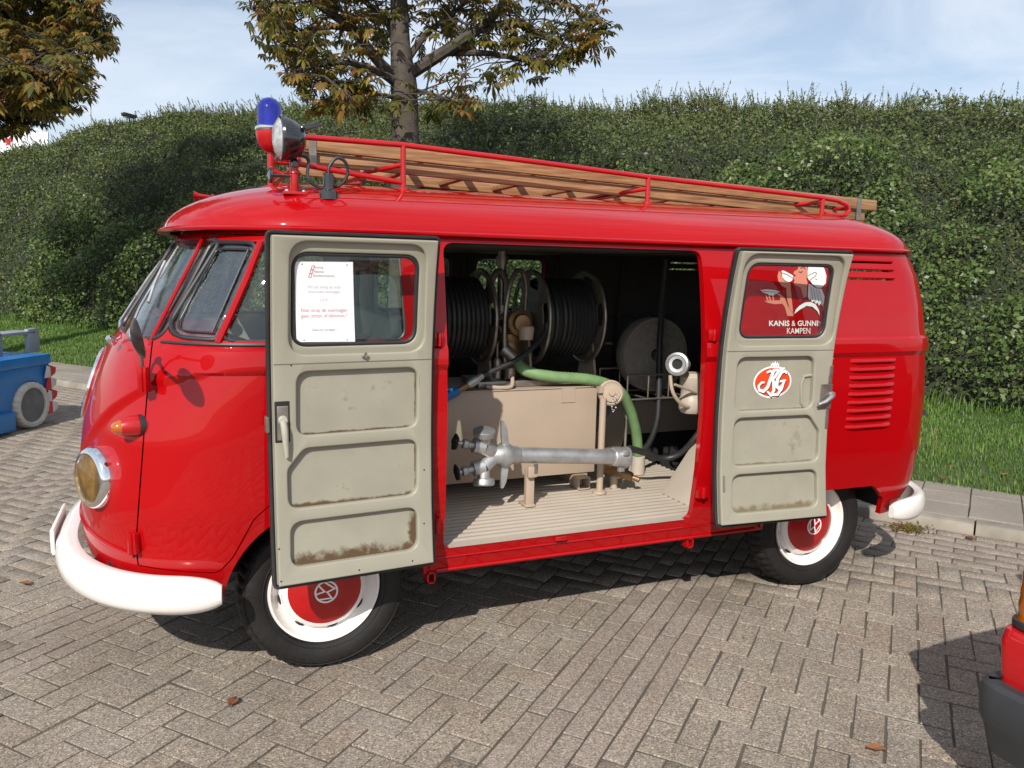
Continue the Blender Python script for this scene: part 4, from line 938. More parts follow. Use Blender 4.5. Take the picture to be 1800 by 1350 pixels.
def cargo_door(name, label, xh, sg, W, window, step, panels, f):
    outer = rpoly([(0, .455), (W, .455), (W, 1.666), (0, 1.666)], .022)
    win = rpoly(window, .055, 8); stp = rpoly(step, .065, 8); inn = inset(outer, .016)
    pn = [rpoly(p_, .045, 8) for p_ in panels]
    root = plate([inn, stp] + pn, -.002, .026, f, name, 'beige', van, .0055); root['label'] = label
    plate([outer, inset(outer, .011)], -.022, .004, f, 'edge_seal', 'black', root, .003)
    plate([inset(outer, .003), win], -.030, -.018, f, 'outer_skin', 'red', root, .002)
    plate([inset(outer, .014), inset(stp, .004)] , -.017, -.001, f, 'inner_skin', 'beige', root)
    plate([inset(stp, -.006), inset(win, -.003)], -.004, .008, f, 'window_frame', 'beige', root, .004)
    for k_, p_ in enumerate(pn): plate([inset(p_, -.010)], .0005, .003, f, 'recessed_panel', rust(name, f, p_, k_, sg), root)
    plate([inset(win, -.003), inset(win, .010)], -.013, .004, f, 'window_seal', 'seal', root, .006)
    plate([inset(win, .004)], -.012, -.009, f, 'window_glass', 'glass', root)
    # dark strip coloured as the shade of the pressed groove between the halves
    plate([[(.018, 1.227), (W - .018, 1.227), (W - .018, 1.231), (.018, 1.231)]], .0245, .0266, f, 'groove_shade', pm('seam_shade_' + name, (.12, .11, .085), .7), root)
    return root
fF = door_map(.375, -1, math.radians(4.5)); fR = door_map(1.65, 1, math.radians(4.5))
dF = cargo_door('cargo_door', 'front cargo door, grey inside with a paper notice in its window', .375, -1, .595, [(.073, 1.287), (.514, 1.287), (.512, 1.597), (.075, 1.597)], [(.048, 1.258), (.528, 1.258), (.524, 1.634), (.056, 1.634)],
    [[(.072, .980), (.505, .980), (.502, 1.202), (.070, 1.202)], [(.073, .728), (.538, .728), (.538, .868), (.480, .937), (.070, .937)], [(.076, .527), (.536, .527), (.532, .684), (.073, .684)]], fF)
dR = cargo_door('cargo_door', 'rear cargo door, grey inside with a round red and white emblem', 1.65, 1, .585, [(.078, 1.284), (.522, 1.284), (.505, 1.602), (.072, 1.602)], [(.050, 1.252), (.556, 1.252), (.540, 1.640), (.036, 1.640)],
    [[(.078, .966), (.480, .966), (.470, 1.202), (.074, 1.202)], [(.078, .722), (.526, .722), (.526, .862), (.468, .936), (.078, .936)], [(.072, .515), (.520, .515), (.522, .686), (.076, .686)]], fR)
def fbox(f, s, z, h0, h1, ws_, wz, name, mat, parent, bev=.002):
    return plate([rpoly([(s - ws_ / 2, z - wz / 2), (s + ws_ / 2, z - wz / 2), (s + ws_ / 2, z + wz / 2), (s - ws_ / 2, z + wz / 2)], .004, 3)], h0, h1, f, name, mat, parent, bev)
# front door furniture
fbox(fF, .552, 1.034, .022, .0275, .050, .142, 'handle_recess', 'dark', dF); fbox(fF, .551, 1.030, .0275, .031, .038, .118, 'handle_plate', 'steel', dF)
hp = MB(); hp.lathe(fF(.550, 1.040, .022), (0, -1, 0), [(.017, 0), (.017, .012), (.013, .02), (0, .022)], 20); hp.tube([fF(.551, 1.038, .036), fF(.549, 1.01, .044), fF(.546, .965, .046), fF(.542, .915, .040)], [.011, .012, .010, .007], 12); hp.lathe(fF(.552, 1.075, .022), (0, -1, 0), [(.007, 0), (.006, .004), (0, .005)], 12); hp.build('door_handle', pm('handle_paint', (.36, .34, .28), .35, var=.15, scale=30, dirt=(.2, .14, .09), dscale=30, damt=.3), dF)
fbox(fF, .597, 1.023, -.02, .010, .012, .055, 'latch', 'steel', dF)
hk = MB(); hk.tube([fF(.275, 1.246, .010), fF(.275, 1.246, .030), fF(.272, 1.250, .040), fF(.268, 1.262, .042)], .0045, 8); hk.lathe(fF(.275, 1.246, .016), (0, -1, 0), [(.009, 0), (.008, .004), (.0, .005)], 12); hk.build('hook', 'steel', dF)
for s_, z_ in ((.575, .60), (.572, .49), (.10, .49), (.3, .487), (.05, .62), (.046, .82), (.52, 1.225)): fbox(fF, s_, z_, .0255, .0268, .006, .006, 'screw_hole', 'dark', dF, 0)
# rear door furniture
fbox(fR, .545, 1.018, .022, .030, .062, .115, 'latch_plate', 'steel', dR); fbox(fR, .562, 1.11, .015, .029, .020, .10, 'latch_rod', 'steel', dR); fbox(fR, .560, .915, .015, .028, .018, .09, 'latch_rod', 'steel', dR)
lv = MB(); lv.tube([fR(.577, 1.024, .030), fR(.555, 1.018, .050), fR(.525, 1.000, .055), fR(.490, .987, .050)], [.010, .010, .009, .007], 10); lv.lathe(fR(.575, 1.026, .022), (0, -1, 0), [(.016, 0), (.014, .016), (0, .018)], 16); lv.build('latch_lever', 'alu', dR)
for q in ((.522, 1.065), (.567, 1.065), (.520, .972), (.567, .972)):
    b_ = MB(); b_.lathe(fR(q[0], q[1], .024), (0, -1, 0), [(.0075, 0), (.0065, .005), (0, .006)], 12); b_.build('screw', 'steel', dR)
br = MB(); br.tube([fR(.505, 1.09, .019), fR(.545, 1.17, .019), fR(.575, 1.19, .019)], .003, 6); br.build('latch_brace', 'steel', dR)
lp = MB(); lp.tube([fR(.535, 1.175, .017), fR(.528, 1.205, .020), fR(.540, 1.218, .020), fR(.553, 1.205, .020), fR(.548, 1.18, .017), fR(.533, 1.150, .017)], .006, 8, closed=True); lp.build('pressed_loop', 'beige', dR)
gc = MB(); gc.tube([fR(.030, .62, .017), fR(.030, .62, .030), fR(.030, .685, .030), fR(.030, .685, .017)], .004, 8); gc.build('grab_clip', 'steel', dR)
pr_ = MB(); pr_.tube([fR(.475, 1.115, .006), fR(.435, 1.110, .006), fR(.425, 1.08, .006), fR(.432, .99, .006), fR(.45, .972, .006)], .007, 8); pr_.build('pressing', 'beige', dR)
# ---------------------------------------------------------------- lettering helpers
def stroke2(pts, w):
    pts = [Vector(q[:2]) for q in pts]; L = []; R_ = []
    ws_ = w if hasattr(w, '__len__') else [w] * len(pts)
    for i, q in enumerate(pts):
        a = (q - pts[i - 1]).normalized() if i else None; b = (pts[i + 1] - q).normalized() if i < len(pts) - 1 else None
        if a is None: a = b
        if b is None: b = a
        na = Vector((-a.y, a.x)); nb = Vector((-b.y, b.x)); m_ = na + nb; m_ = m_ / max(.5, m_.length_squared / 2); L.append(q + m_ * ws_[i] / 2); R_.append(q - m_ * ws_[i] / 2)
    n = len(pts); return L + R_, [(i, i + 1, n + i + 1, n + i) for i in range(n - 1)]
def strokes(lines, f, name, mat, parent, dh=0.0):
    mb = MB(); h = dh
    for pts, w in lines:
        v, fc = stroke2(pts, w); mb.add([f(q.x, q.y, h) for q in v], fc); h += .00012
    return mb.build(name, mat, parent)
def polys(lst, f, name, mat, parent, h=0.0):
    mb = MB()
    for k, P_ in enumerate(lst): mb.add([f(x, y, h + k * .00015) for x, y in P_], [tuple(range(len(P_)))])
    b = mb.bm(); bmesh.ops.triangulate(b, faces=b.faces); return finish(b, name, mat, parent)
def text_fit(s, x0, x1, y0, hgt, f, name, mat, parent, bold=0.0, h=0.0):
    b = text2d(s, 1.0, bold, 'LEFT'); xs_ = [v.co.x for v in b.verts]; ys_ = [v.co.y for v in b.verts]
    k = (x1 - x0) / (max(xs_) - min(xs_)); ky = hgt / (max(ys_) - min(ys_)); mx_ = min(xs_); my_ = min(ys_)
    for v in b.verts: v.co = f(x0 + (v.co.x - mx_) * k, y0 + (v.co.y - my_) * ky, h)
    bmesh.ops.recalc_face_normals(b, faces=b.faces); return finish(b, name, mat, parent)
# printed notice behind the front door window
pn_ = empty('paper_notice', fF(.39, 1.30, -.006), 'white printed paper notice in the window of the front cargo door', 'notice')
fP = lambda s, z, h: fF(s, z, -.0065 + h)
pp = [(.294, 1.297), (.495, 1.300), (.502, 1.568), (.308, 1.571)]
plate([pp], -.0008, .0008, fP, 'sheet', 'paper', pn_)
fT = lambda x, z, h: fP(.500 - x, z, .0012 + h)
for s_, x0, x1, z0, hh, mt_ in (('Stichting', .062, .092, 1.545, .009, 'ink'), ('Historisch', .062, .094, 1.532, .009, 'ink'), ('Brandweermaterieel', .060, .130, 1.519, .009, 'ink'), ('Wij zijn zuinig op onze', .040, .152, 1.478, .013, 'ink_light'), ('historische voertuigen', .042, .150, 1.462, .013, 'ink_light'), ('S.V.P.', .083, .111, 1.437, .010, 'ink_light'),
        ('Niet in/op de voertuigen', .020, .176, 1.398, .016, 'ink_red'), ('gaan zitten of klimmen !', .020, .176, 1.379, .016, 'ink_red'), ('Dank voor uw begrip !', .058, .140, 1.334, .011, 'ink')):
    text_fit(s_, x0, x1, z0, hh, fT, 'lettering', mt_, pn_)
for k in range(3): z0 = 1.543 - .013 * k; x0 = .052 - .004 * k; strokes([([(x0, z0), (x0 + .008, z0), (x0 + .011, z0 + .012), (x0 + .003, z0 + .012), (x0, z0)], .0022)], fT, 'logo', 'ink_red', pn_)
for q in ((.022, 1.560), (.172, 1.560), (.030, 1.306), (.178, 1.304)): polys([[(q[0] + .0022 * math.cos(t), q[1] + .0022 * math.sin(t)) for t in np.linspace(0, 6.28, 9)[:-1]]], fT, 'pin', 'dark', pn_)
# oval emblem on the rear door
fO = lambda x, y, h: fR(.274 + (x - 358) * .000615, 1.088 - (y - 1130) * .000615, .0038 + h)
ell = lambda rx, ry: [(358 + rx * math.cos(t), 1130 + ry * math.sin(t)) for t in np.linspace(0, 2 * math.pi, 48, endpoint=False)]
polys([ell(160, 116)], fO, 'emblem_rim', 'vinyl_white', dR); polys([ell(148, 104)], fO, 'emblem_field', 'vinyl_orange', dR, .0005)
KG = [([(395, 1040), (360, 1045), (338, 1100), (318, 1165), (285, 1195), (250, 1185), (240, 1155), (265, 1130), (290, 1130)], [16, 24, 26, 26, 24, 20, 18, 16, 12]), ([(300, 1060), (330, 1048), (352, 1060)], 16), ([(450, 1030), (405, 1045), (365, 1100), (345, 1112)], [14, 22, 22, 14]), ([(348, 1108), (366, 1130), (372, 1190), (350, 1225), (315, 1195)], [16, 26, 24, 20, 12]),
      ([(472, 1070), (455, 1052), (425, 1060), (395, 1110), (392, 1160), (415, 1178), (445, 1150), (452, 1122)], [14, 18, 22, 26, 26, 22, 20, 18]), ([(415, 1128), (445, 1120), (468, 1118)], 14), ([(452, 1122), (436, 1180), (405, 1220), (372, 1222), (350, 1226)], [20, 22, 22, 18, 14])]
strokes([([(x + 4, y + 5) for x, y in p_], (np.array(w_) + 7).tolist() if hasattr(w_, '__len__') else w_ + 7) for p_, w_ in KG], fO, 'emblem_shadow', 'vinyl_dark', dR, .0009)
strokes(KG, fO, 'emblem_letters', 'vinyl_white', dR, .0020)
crown = [(335, 1028), (328, 990), (340, 1004), (346, 984), (356, 1000), (366, 976), (374, 1000), (386, 984), (391, 1004), (402, 992), (396, 1028)]
polys([crown], fO, 'emblem_crown', 'vinyl_white', dR, .0009)
strokes([([(345, 1022), (341, 1004)], 3), ([(358, 1022), (356, 1004)], 3), ([(372, 1022), (373, 1004)], 3), ([(386, 1022), (388, 1004)], 3)], fO, 'emblem_crown_lines', 'vinyl_dark', dR, .0014)
# advertisement on the van side seen through the rear door window
def fA(x, y, h):
    u, v = 1280 + x / 4.82, 440 + y / 4.82; yy = -.85
    for _ in range(6): q = px(u, v, 1, yy); yy = -(ysurf(q.x, q.z) + .0015 + h)
    return px(u, v, 1, yy)
art = [('skin', [(597, 118), (590, 160), (558, 180), (553, 197), (573, 213), (555, 230), (553, 244), (563, 254), (555, 275), (565, 295), (612, 315), (628, 370), (640, 405), (668, 388), (672, 270), (664, 240), (672, 200), (674, 118)]),
       ('skin', [(427, 180), (441, 177), (456, 225), (480, 262), (528, 278), (532, 340), (540, 430), (551, 528), (520, 490), (500, 420), (492, 320), (455, 302), (425, 262), (418, 220)]),
       ('skin', [(305, 430), (345, 425), (385, 424), (440, 424), (440, 395), (408, 366), (440, 368), (480, 405), (505, 470), (552, 536), (552, 557), (502, 557), (480, 482), (460, 452), (400, 457), (340, 446)]),
       ('skin', [(314, 376), (326, 376), (342, 424), (328, 424)]), ('skin', [(340, 380), (352, 382), (364, 423), (350, 424)]), ('skin', [(372, 384), (384, 384), (390, 422), (378, 423)]),
       ('white', [(684, 112), (775, 112), (815, 155), (832, 215), (827, 278), (792, 316), (745, 316), (712, 288), (688, 258), (672, 230), (674, 170)]),
       ('white', [(681, 285), (700, 290), (745, 322), (792, 326), (812, 380), (828, 428), (822, 470), (806, 452), (798, 472), (782, 450), (770, 468), (756, 442), (742, 455), (728, 428), (712, 440), (700, 415), (688, 420), (674, 392)]),
       ('white', [(560, 538), (575, 500), (605, 468), (650, 442), (700, 438), (742, 458), (768, 505), (779, 562), (755, 515), (715, 478), (665, 470), (612, 500)]),
       ('white', [(452, 172), (472, 172), (548, 212), (553, 225), (540, 258), (515, 270), (482, 256), (458, 226)]), ('white', [(268, 336), (330, 331), (400, 338), (441, 352), (420, 364), (392, 372), (385, 384), (345, 380), (335, 370), (296, 358)])]
for k_, (nm, p_) in enumerate(art): polys([p_], fA, 'advert_shape', 'vinyl_skin' if nm == 'skin' else 'vinyl_white', van, (0.0 if nm == 'skin' else .0016) + .00015 * k_)
strokes([([(676, 215), (735, 184), (750, 196), (742, 215), (690, 256)], 4), ([(690, 256), (715, 290), (750, 314)], 4), ([(740, 240), (755, 250)], 4), ([(600, 178), (615, 186), (632, 176)], 5), ([(612, 150), (640, 140), (655, 158)], 4), ([(455, 190), (500, 205), (548, 235)], 4), ([(275, 342), (330, 350), (438, 356)], 4), ([(700, 300), (716, 420)], 3), ([(722, 312), (744, 440)], 3), ([(745, 325), (772, 450)], 3), ([(768, 330), (800, 452)], 3), ([(605, 455), (640, 430), (668, 405)], 9)], fA, 'advert_lines', 'vinyl_dark', van, .0038)['kind'] = 'stuff'
text_fit('KANIS', 347, 520, 642, -47, fA, 'advert_lettering', 'vinyl_white', van, .022, .001); text_fit('&', 538, 570, 642, -46, fA, 'advert_lettering', 'vinyl_white', van, 0, .001); text_fit('GUNNINK', 588, 842, 642, -47, fA, 'advert_lettering', 'vinyl_white', van, .022, .001)
text_fit('KAMPEN', 498, 696, 706, -48, fA, 'advert_lettering', 'vinyl_white', van, .004, .001)
# ================================================================ wheels
def vw(r, rot, f):
    c, s = math.cos(rot), math.sin(rot); R_ = lambda q: ((q[0] * c - q[1] * s) * r, (q[0] * s + q[1] * c) * r)
    L = [([R_((.90 * math.cos(t), .90 * math.sin(t))) for t in np.linspace(0, 2 * math.pi, 41)], .15 * r), ([R_(q) for q in ((-.40, .80), (0, .16), (.40, .80))], .14 * r), ([R_(q) for q in ((-.78, .42), (-.42, -.60), (0, -.06), (.42, -.60), (.78, .42))], .14 * r)]
    return L
def wheel(x, y, sgn, rot):
    O = Vector((x, y, .322)); ax = Vector((0, sgn, 0))
    mb = MB(); mb.lathe(O, ax, [(.200, -.07), (.208, .050), (.214, .060), (.211, .067), (.203, .066), (.196, .050), (.186, .028), (.172, .020), (.166, .026), (.158, .030), (.10, .030), (.06, .030), (0, .030)], 64); rim = mb.build('wheel', 'white', van, ang=50)
    n = 144; pr = [(.203, -.06), (.210, .052), (.222, .070), (.245, .080), (.268, .084), (.292, .079), (.308, .067), (.318, .052), (.322, .030), (.323, 0), (.322, -.030), (.318, -.052), (.292, -.078), (.25, -.082), (.22, -.07)]
    mb = MB(); x_, y_ = mb.frame(ax); V = []
    for k, (r, h) in enumerate(pr):
        for j in range(n):
            a = 2 * math.pi * j / n; g = .010 if (6 <= k <= 12 and k != 9 and j % 3 == 0) else 0
            V.append(O + ax * h + (x_ * math.cos(a) + y_ * math.sin(a)) * (r - g))
    m_ = len(pr); mb.add(V, [(i * n + j, i * n + (j + 1) % n, ((i + 1) % m_) * n + (j + 1) % n, ((i + 1) % m_) * n + j) for i in range(m_) for j in range(n)]); mb.build('tyre', 'tyre', rim, ang=30)
    for rr_, hh in ((.232, .0765), (.300, .0745)): MB().tube([O + ax * hh + (x_ * math.cos(a) + y_ * math.sin(a)) * rr_ for a in np.linspace(0, 6.2832, 80, endpoint=False)], .0022, 6, closed=True).build('sidewall_ring', 'tyre', rim)
    mb = MB(); mb.lathe(O, ax, [(.160, .028), (.163, .036), (.158, .046), (.146, .056), (.137, .059)], 56); mb.build('hub_cap_rim', 'white', rim, ang=60)
    mb = MB(); mb.lathe(O, ax, [(.140, .0585), (.130, .064), (.110, .073), (.085, .081), (.055, .087), (.025, .090), (0, .0905)], 56); mb.build('hub_cap', 'redr', rim, ang=60)
    ez = Vector((0, 0, 1)); ex = Vector((-sgn, 0, 0))
    for k in range(8):
        a = k * math.pi / 4 + .2; mb = MB(); mb.tube([O + ax * .0225 + (ex * math.cos(a + q_) + ez * math.sin(a + q_)) * .1705 for q_ in (-.12, -.06, 0, .06, .12)], [.002, .005, .006, .005, .002], 6); mb.build('wheel_slot', 'dark', rim)
    f = lambda u, v, h: O + ax * (.0915 - (u * u + v * v) * .75 + h) + ex * u + ez * v
    strokes(vw(.046, rot, f), f, 'emblem', 'vinyl_white', rim, .0008)
wheel(0, -.66, -1, 1.25); wheel(2.4, -.66, -1, -.35); wheel(0, .66, 1, 0); wheel(2.4, .66, 1, 1)
# ================================================================ bumpers, lamps, mirror, front emblem
def sub_outline(z, off, cond):
    xf, w_, xr = prof(z); Q, n = ring(half_outline(xf, w_, xr, FD, NFX, RD, NRX)); i = [k for k in range(len(Q)) if cond(Q[k])]
    # rotate so the run is contiguous
    j = next(k for k in range(len(i)) if (i[k] - i[k - 1]) % len(Q) != 1); i = i[j:] + i[:j]
    return [Q[k] + n[k] * off for k in i], [n[k] for k in i]
P_, N_ = sub_outline(.44, .035, lambda q: q[0] < -.355)
fb = sweep('front_bumper', P_, N_, [(0, .480), (.030, .487), (.060, .477), (.077, .452), (.081, .419), (.075, .385), (.055, .360), (.028, .353), (0, .358)], 'white', van, False, 8)
P_, N_ = sub_outline(.44, .035, lambda q: q[0] > 2.735)
rb = sweep('rear_bumper', P_, N_, [(.018, .452), (.040, .463), (.058, .458), (.069, .440), (.073, .405), (.069, .370), (.058, .351), (.040, .346), (.018, .356)], 'white', van, False, 6)
for x_, y_ in ((-.72, -.45), (-.72, .45), (3.13, -.45), (3.13, .45)): MB().box((x_, y_, .42), (.3, .04, .05)).build('bumper_bracket', 'dark', fb if x_ < 0 else rb)
np_ = MB(); np_.box((-.985, .0, .445), (.006, .36, .09)); np_.box((-.978, .0, .445), (.010, .38, .105)); np_.build('number_plate', pm('plate_white', (.75, .75, .72), .4), fb, bev=.002)
# trim bead along the lower nose
P_, N_ = sub_outline(.56, .002, lambda q: q[0] < -.655 and q[1] < .75)
MB().tube([(q[0], q[1], .535 + .04 * max(0, -(q[0]) - .655) / .22) for q in P_], .007, 8).build('nose_bead', 'red', body)
LENS = glassmat('headlight_glass', (1.0, .90, .72)); REFL = pm('tarnished_reflector', (.60, .50, .34), .32, metal=.65, var=.3, scale=30, bump=.25, bscale=55)
for sgn in (-1, 1):
    c = Vector((-.768, sgn * .560, .790)); ax = Vector((-.86, sgn * .50, .05)).normalized()
    mb = MB(); mb.lathe(c, ax, [(.106, -.05), (.112, .012), (.110, .028), (.100, .040), (.090, .042), (.088, .036)], 48); hl = mb.build('headlight', 'chrome', van, ang=50)
    mb = MB(); mb.lathe(c, ax, [(.0895, .037), (.080, .050), (.060, .060), (.035, .066), (0, .068)], 40); mb.build('headlight_lens', LENS, hl, ang=60)
    mb = MB(); mb.lathe(c, ax, [(.0885, .036), (.075, .018), (.05, -.002), (.02, -.014), (0, -.016)], 48); mb.build('headlight_reflector', REFL, hl, ang=60)
    mb = MB(); mb.lathe(c, ax, [(.020, .0), (.024, .012), (.022, .026), (.0, .030)], 20); mb.build('headlight_bulb_shield', 'chrome', hl)
    c = Vector((xfront(.712, .998) + .004, sgn * .712, .998)); ax = Vector((-.96, sgn * .26, .0)).normalized()
    mb = MB(); mb.lathe(c, ax, [(.028, -.06), (.0395, -.010), (.0395, .001)], 32); ts = mb.build('turn_signal', 'seal', van)
    mb = MB(); mb.lathe(c, ax, [(.038, .002), (.038, .010), (.035, .032), (.031, .048), (.027, .058)], 32); mb.build('lamp_body', 'redr', ts, ang=60)
    mb = MB(); mb.lathe(c, ax, [(.0268, .058), (.024, .069), (.018, .079), (.011, .086), (0, .089)], 32); mb.build('lamp_lens', 'amber', ts, ang=60)
ob = Vector((-.60, -.735, 1.205)); mc = Vector((-.600, -1.010, 1.325))
mr = MB(); mr.tube([ob + Vector((0, 0, -.03)), ob + Vector((-.005, -.025, .05)), ob + Vector((-.008, -.06, .09)), mc + Vector((-.03, .12, -.01)), mc + Vector((-.012, .0, 0))], .0065, 8); mr.lathe(ob + Vector((-.008, -.06, .09)), (0, -.5, .3), [(.012, -.012), (.014, 0), (.012, .012)], 12); arm = mr.build('mirror_arm', 'steel', van)
mn = Vector((.97, .17, .17)).normalized()
mr = MB(); mr.lathe(mc, mn, [(0, -.018), (.023, -.016), (.046, -.010), (.060, .0), (.064, .006), (.060, .008)], 36); mi_ = mr.build('mirror', pm('mirror_shell', (.05, .035, .03), .25, metal=.6, var=.3, scale=20), van); MB().lathe(mc, mn, [(.059, .005), (.059, .007), (0, .007)], 36).build('mirror_glass', 'chrome', mi_)
fN = lambda u, v, h: Vector((xfront(u, 1.06 + v) - .022 - h, u, 1.06 + v))
mb = MB(); mb.tube([Vector(fN(.14 * math.cos(t), .14 * math.sin(t), 0)) for t in np.linspace(0, 6.2832, 48, endpoint=False)], .011, 8, closed=True); mb.tube([fN(-.06, .125, 0), fN(0, .01, 0), fN(.06, .125, 0)], .010, 8); mb.tube([fN(-.125, .05, 0), fN(-.06, -.115, 0), fN(0, 0, 0), fN(.06, -.115, 0), fN(.125, .05, 0)], .010, 8); mb.build('nose_emblem', 'chrome', van)
# bullet catches on the windscreen corner
mb = MB(); mb.lathe((-.712, -.500, 1.278), (-.6, -.5, .6), [(.014, -.02), (.014, .006), (.010, .014), (0, .016)], 16); mb.build('wiper_spindle', 'chrome', van)
# ================================================================ roof equipment
def zroof(x, y):
    """height of the roof skin"""
    lo, hi = 0.0, 1.0
    for _ in range(30):
        s = (lo + hi) / 2
        sx = min(max(x, .30), 2.35)
        hw = .80
        # distance ratio of (x,y) to the gutter outline measured from the spine
        if abs(x - sx) < 1e-6: r = abs(y) / hw
        else:
            e = (.30 + .575) if x < sx else (3.085 - 2.35); r = ((abs(x - sx) / e) ** 2.5 + (abs(y) / hw) ** 2.5) ** (1 / 2.5)
        return ZG + .225 * max(0, 1 - min(1, r) ** 2.25) ** .5
RY = .43
rack = MB()
top = [(-.03, 2.048), (.38, 2.048), (1.0, 2.020), (1.55, 1.992), (2.1, 1.972), (2.60, 1.952)]
for sgn in (-1, 1):
    y = sgn * RY
    pts = [(x, y, z) for x, z in top] + [(2.70, y, 1.943), (2.765, y, 1.925), (2.785, y, 1.898), (2.760, y, 1.874), (2.70, y, 1.868), (2.62, y, 1.872)]
    rack.tube(pts, .0115, 10)
    for x, zt in ((.385, 2.046), (1.55, 1.992), (2.60, 1.952)): rack.tube([(x, y, zroof(x, y) - .005), (x, y, zt)], .0115, 10); rack.lathe((x, y, zroof(x, y)), (0, 0, 1), [(.024, -.012), (.024, .004), (.012, .008)], 14)
    rack.tube([(-.03, y, 2.048), (-.03, y, 1.945), (.385, y, zroof(.385, y) + .025)], .011, 10)
for x, z in ((-.03, 2.048), (2.775, 1.91)): rack.tube([(x, -RY, z), (x, RY, z)], .011, 10)
rack.tube([(-.03, -RY, 1.945), (-.03, RY, 1.945)], .011, 10)
for x, zt in ((.385, 1.935), (1.55, 1.905), (2.60, 1.900)):
    rack.tube([(x, -RY, zt + .035), (x - .12, -RY + .14, zt + .012), (x - .12, 0, zt + .010), (x - .12, RY - .14, zt + .012), (x, RY, zt + .035)], .010, 8)
rack.build('roof_rack', 'redr', van, ang=60)
# beacon
bc = Vector((-.09, .0, 0)); st = MB(); st.tube([bc + Vector((0, 0, zroof(-.09, 0) - .01)), bc + Vector((0, 0, 2.07))], .014, 12); st.lathe(bc + Vector((0, 0, zroof(-.09, 0))), (0, 0, 1), [(.04, -.01), (.04, .006), (.015, .012)], 20)
st.tube([(-.09, 0, 1.96), (-.03, 0, 1.945)], .010, 8); st.lathe(bc + Vector((0, 0, 2.035)), (0, 0, 1), [(.014, 0), (.034, .010), (.052, .035), (.060, .075), (.060, .092)], 32); bcn = st.build('beacon', 'redr', van, ang=50)
MB().lathe(bc + Vector((0, 0, 2.127)), (0, 0, 1), [(.061, -.004), (.063, 0), (.063, .012), (.056, .018)], 32).build('beacon_collar', 'chrome', bcn)
def bluemat():
    mt, n, b = nodes('blue_dome'); b.inputs['Base Color'].default_value = (.006, .015, .42, 1); b.inputs['Roughness'].default_value = .04; b.inputs['Transmission Weight'].default_value = .55; b.inputs['Coat Weight'].default_value = .6
    g = n.nodes.new('ShaderNodeNewGeometry'); t = n.nodes.new('ShaderNodeTexWave'); t.inputs['Scale'].default_value = 30; n.links.new(g.outputs['Position'], t.inputs['Vector'])
    bp = n.nodes.new('ShaderNodeBump'); bp.inputs['Strength'].default_value = .03; n.links.new(t.outputs['Fac'], bp.inputs['Height']); n.links.new(bp.outputs['Normal'], b.inputs['Normal']); return mt
MB().lathe(bc + Vector((0, 0, 2.14)), (0, 0, 1), [(.053, 0), (.053, .070), (.050, .088), (.042, .105), (.028, .118), (.012, .124), (0, .125)], 36).build('beacon_dome', bluemat(), bcn, ang=60)
MB().cyl(bc + Vector((0, 0, 2.13)), bc + Vector((0, 0, 2.20)), .018).build('beacon_reflector', 'chrome', bcn)
# search light
lc = px(500, 244, 1, -.61); la = Vector((-.998, -.06, .0)).normalized()
sp0 = px(518, 352, 1, -.60); sp0.z = zroof(sp0.x, sp0.y); sp = MB(); sp.tube([sp0, Vector((sp0.x, sp0.y, lc.z - .075))], .0155, 14); sp.tube([sp0 + Vector((0, 0, .075)), sp0 + Vector((0, 0, .08))], .0185, 14); sp.box(sp0 + Vector((0, 0, .004)), (.085, .06, .012)); post = sp.build('searchlight_post', 'redr', van, bev=.003)
for dx in (-.03, .03): MB().lathe(sp0 + Vector((dx, -.018, .010)), (0, 0, 1), [(.006, 0), (.006, .006), (0, .007)], 8).build('bolt', 'chrome', post)
sl_ = MB(); sl_.lathe(lc, la, [(0, -.078), (.030, -.073), (.052, -.060), (.068, -.038), (.078, -.010), (.081, .004), (.081, .012), (.076, .016)], 40); spot = sl_.build('searchlight', 'gloss_black', van, ang=50)
MB().lathe(lc, la, [(.075, .014), (.069, .024), (.047, .036), (.02, .041), (0, .042)], 36).build('searchlight_lens', pm('clear_lens', (.36, .37, .37), .08, coat=1, var=.3, scale=60, bump=.3, bscale=160), spot, ang=60)
MB().lathe(lc, la, [(.081, .006), (.084, .010), (.081, .018), (.075, .020)], 40).build('searchlight_rim', 'gloss_black', spot)
hd = MB(); q = lc - la * .045 + Vector((0, -.03, .030)); hd.tube([q, q + Vector((.02, -.005, .012)), q + Vector((.05, -.005, .020))], .009, 8); hd.box(q + Vector((.050, -.01, .016)), (.060, .020, .018), Matrix.Rotation(-.42, 3, 'Y')); hd.build('searchlight_handle', 'gloss_black', spot, bev=.003)
yk = MB(); yk.tube([lc + Vector((.035, -.005, -.075)), Vector((sp0.x, sp0.y, lc.z - .085))], [.012, .016], 10); yk.lathe(Vector((sp0.x, sp0.y - .016, lc.z - .088)), (0, -1, 0), [(.012, 0), (.011, .008), (0, .009)], 12); yk.build('searchlight_yoke', 'gloss_black', spot)
kn = MB(); kq = sp0 + Vector((-.075, 0, .065)); kn.tube([sp0 + Vector((0, 0, .065)), kq], .005, 8); kn.lathe(kq, (-1, 0, 0), [(.014, 0), (.032, .004), (.030, .014), (.010, .02), (0, .021)], 10); kn.build('clamp_knob', 'gloss_black', post)
pl0 = px(578, 350, 1, -.66); pl0.z = zroof(pl0.x, pl0.y); pg = MB(); pg.lathe(pl0, (0, 0, 1), [(.034, -.006), (.034, .024), (.028, .028), (.019, .030), (.020, .065), (.017, .085), (.010, .088)], 28); plug = pg.build('power_plug', 'gloss_black', van, ang=50)
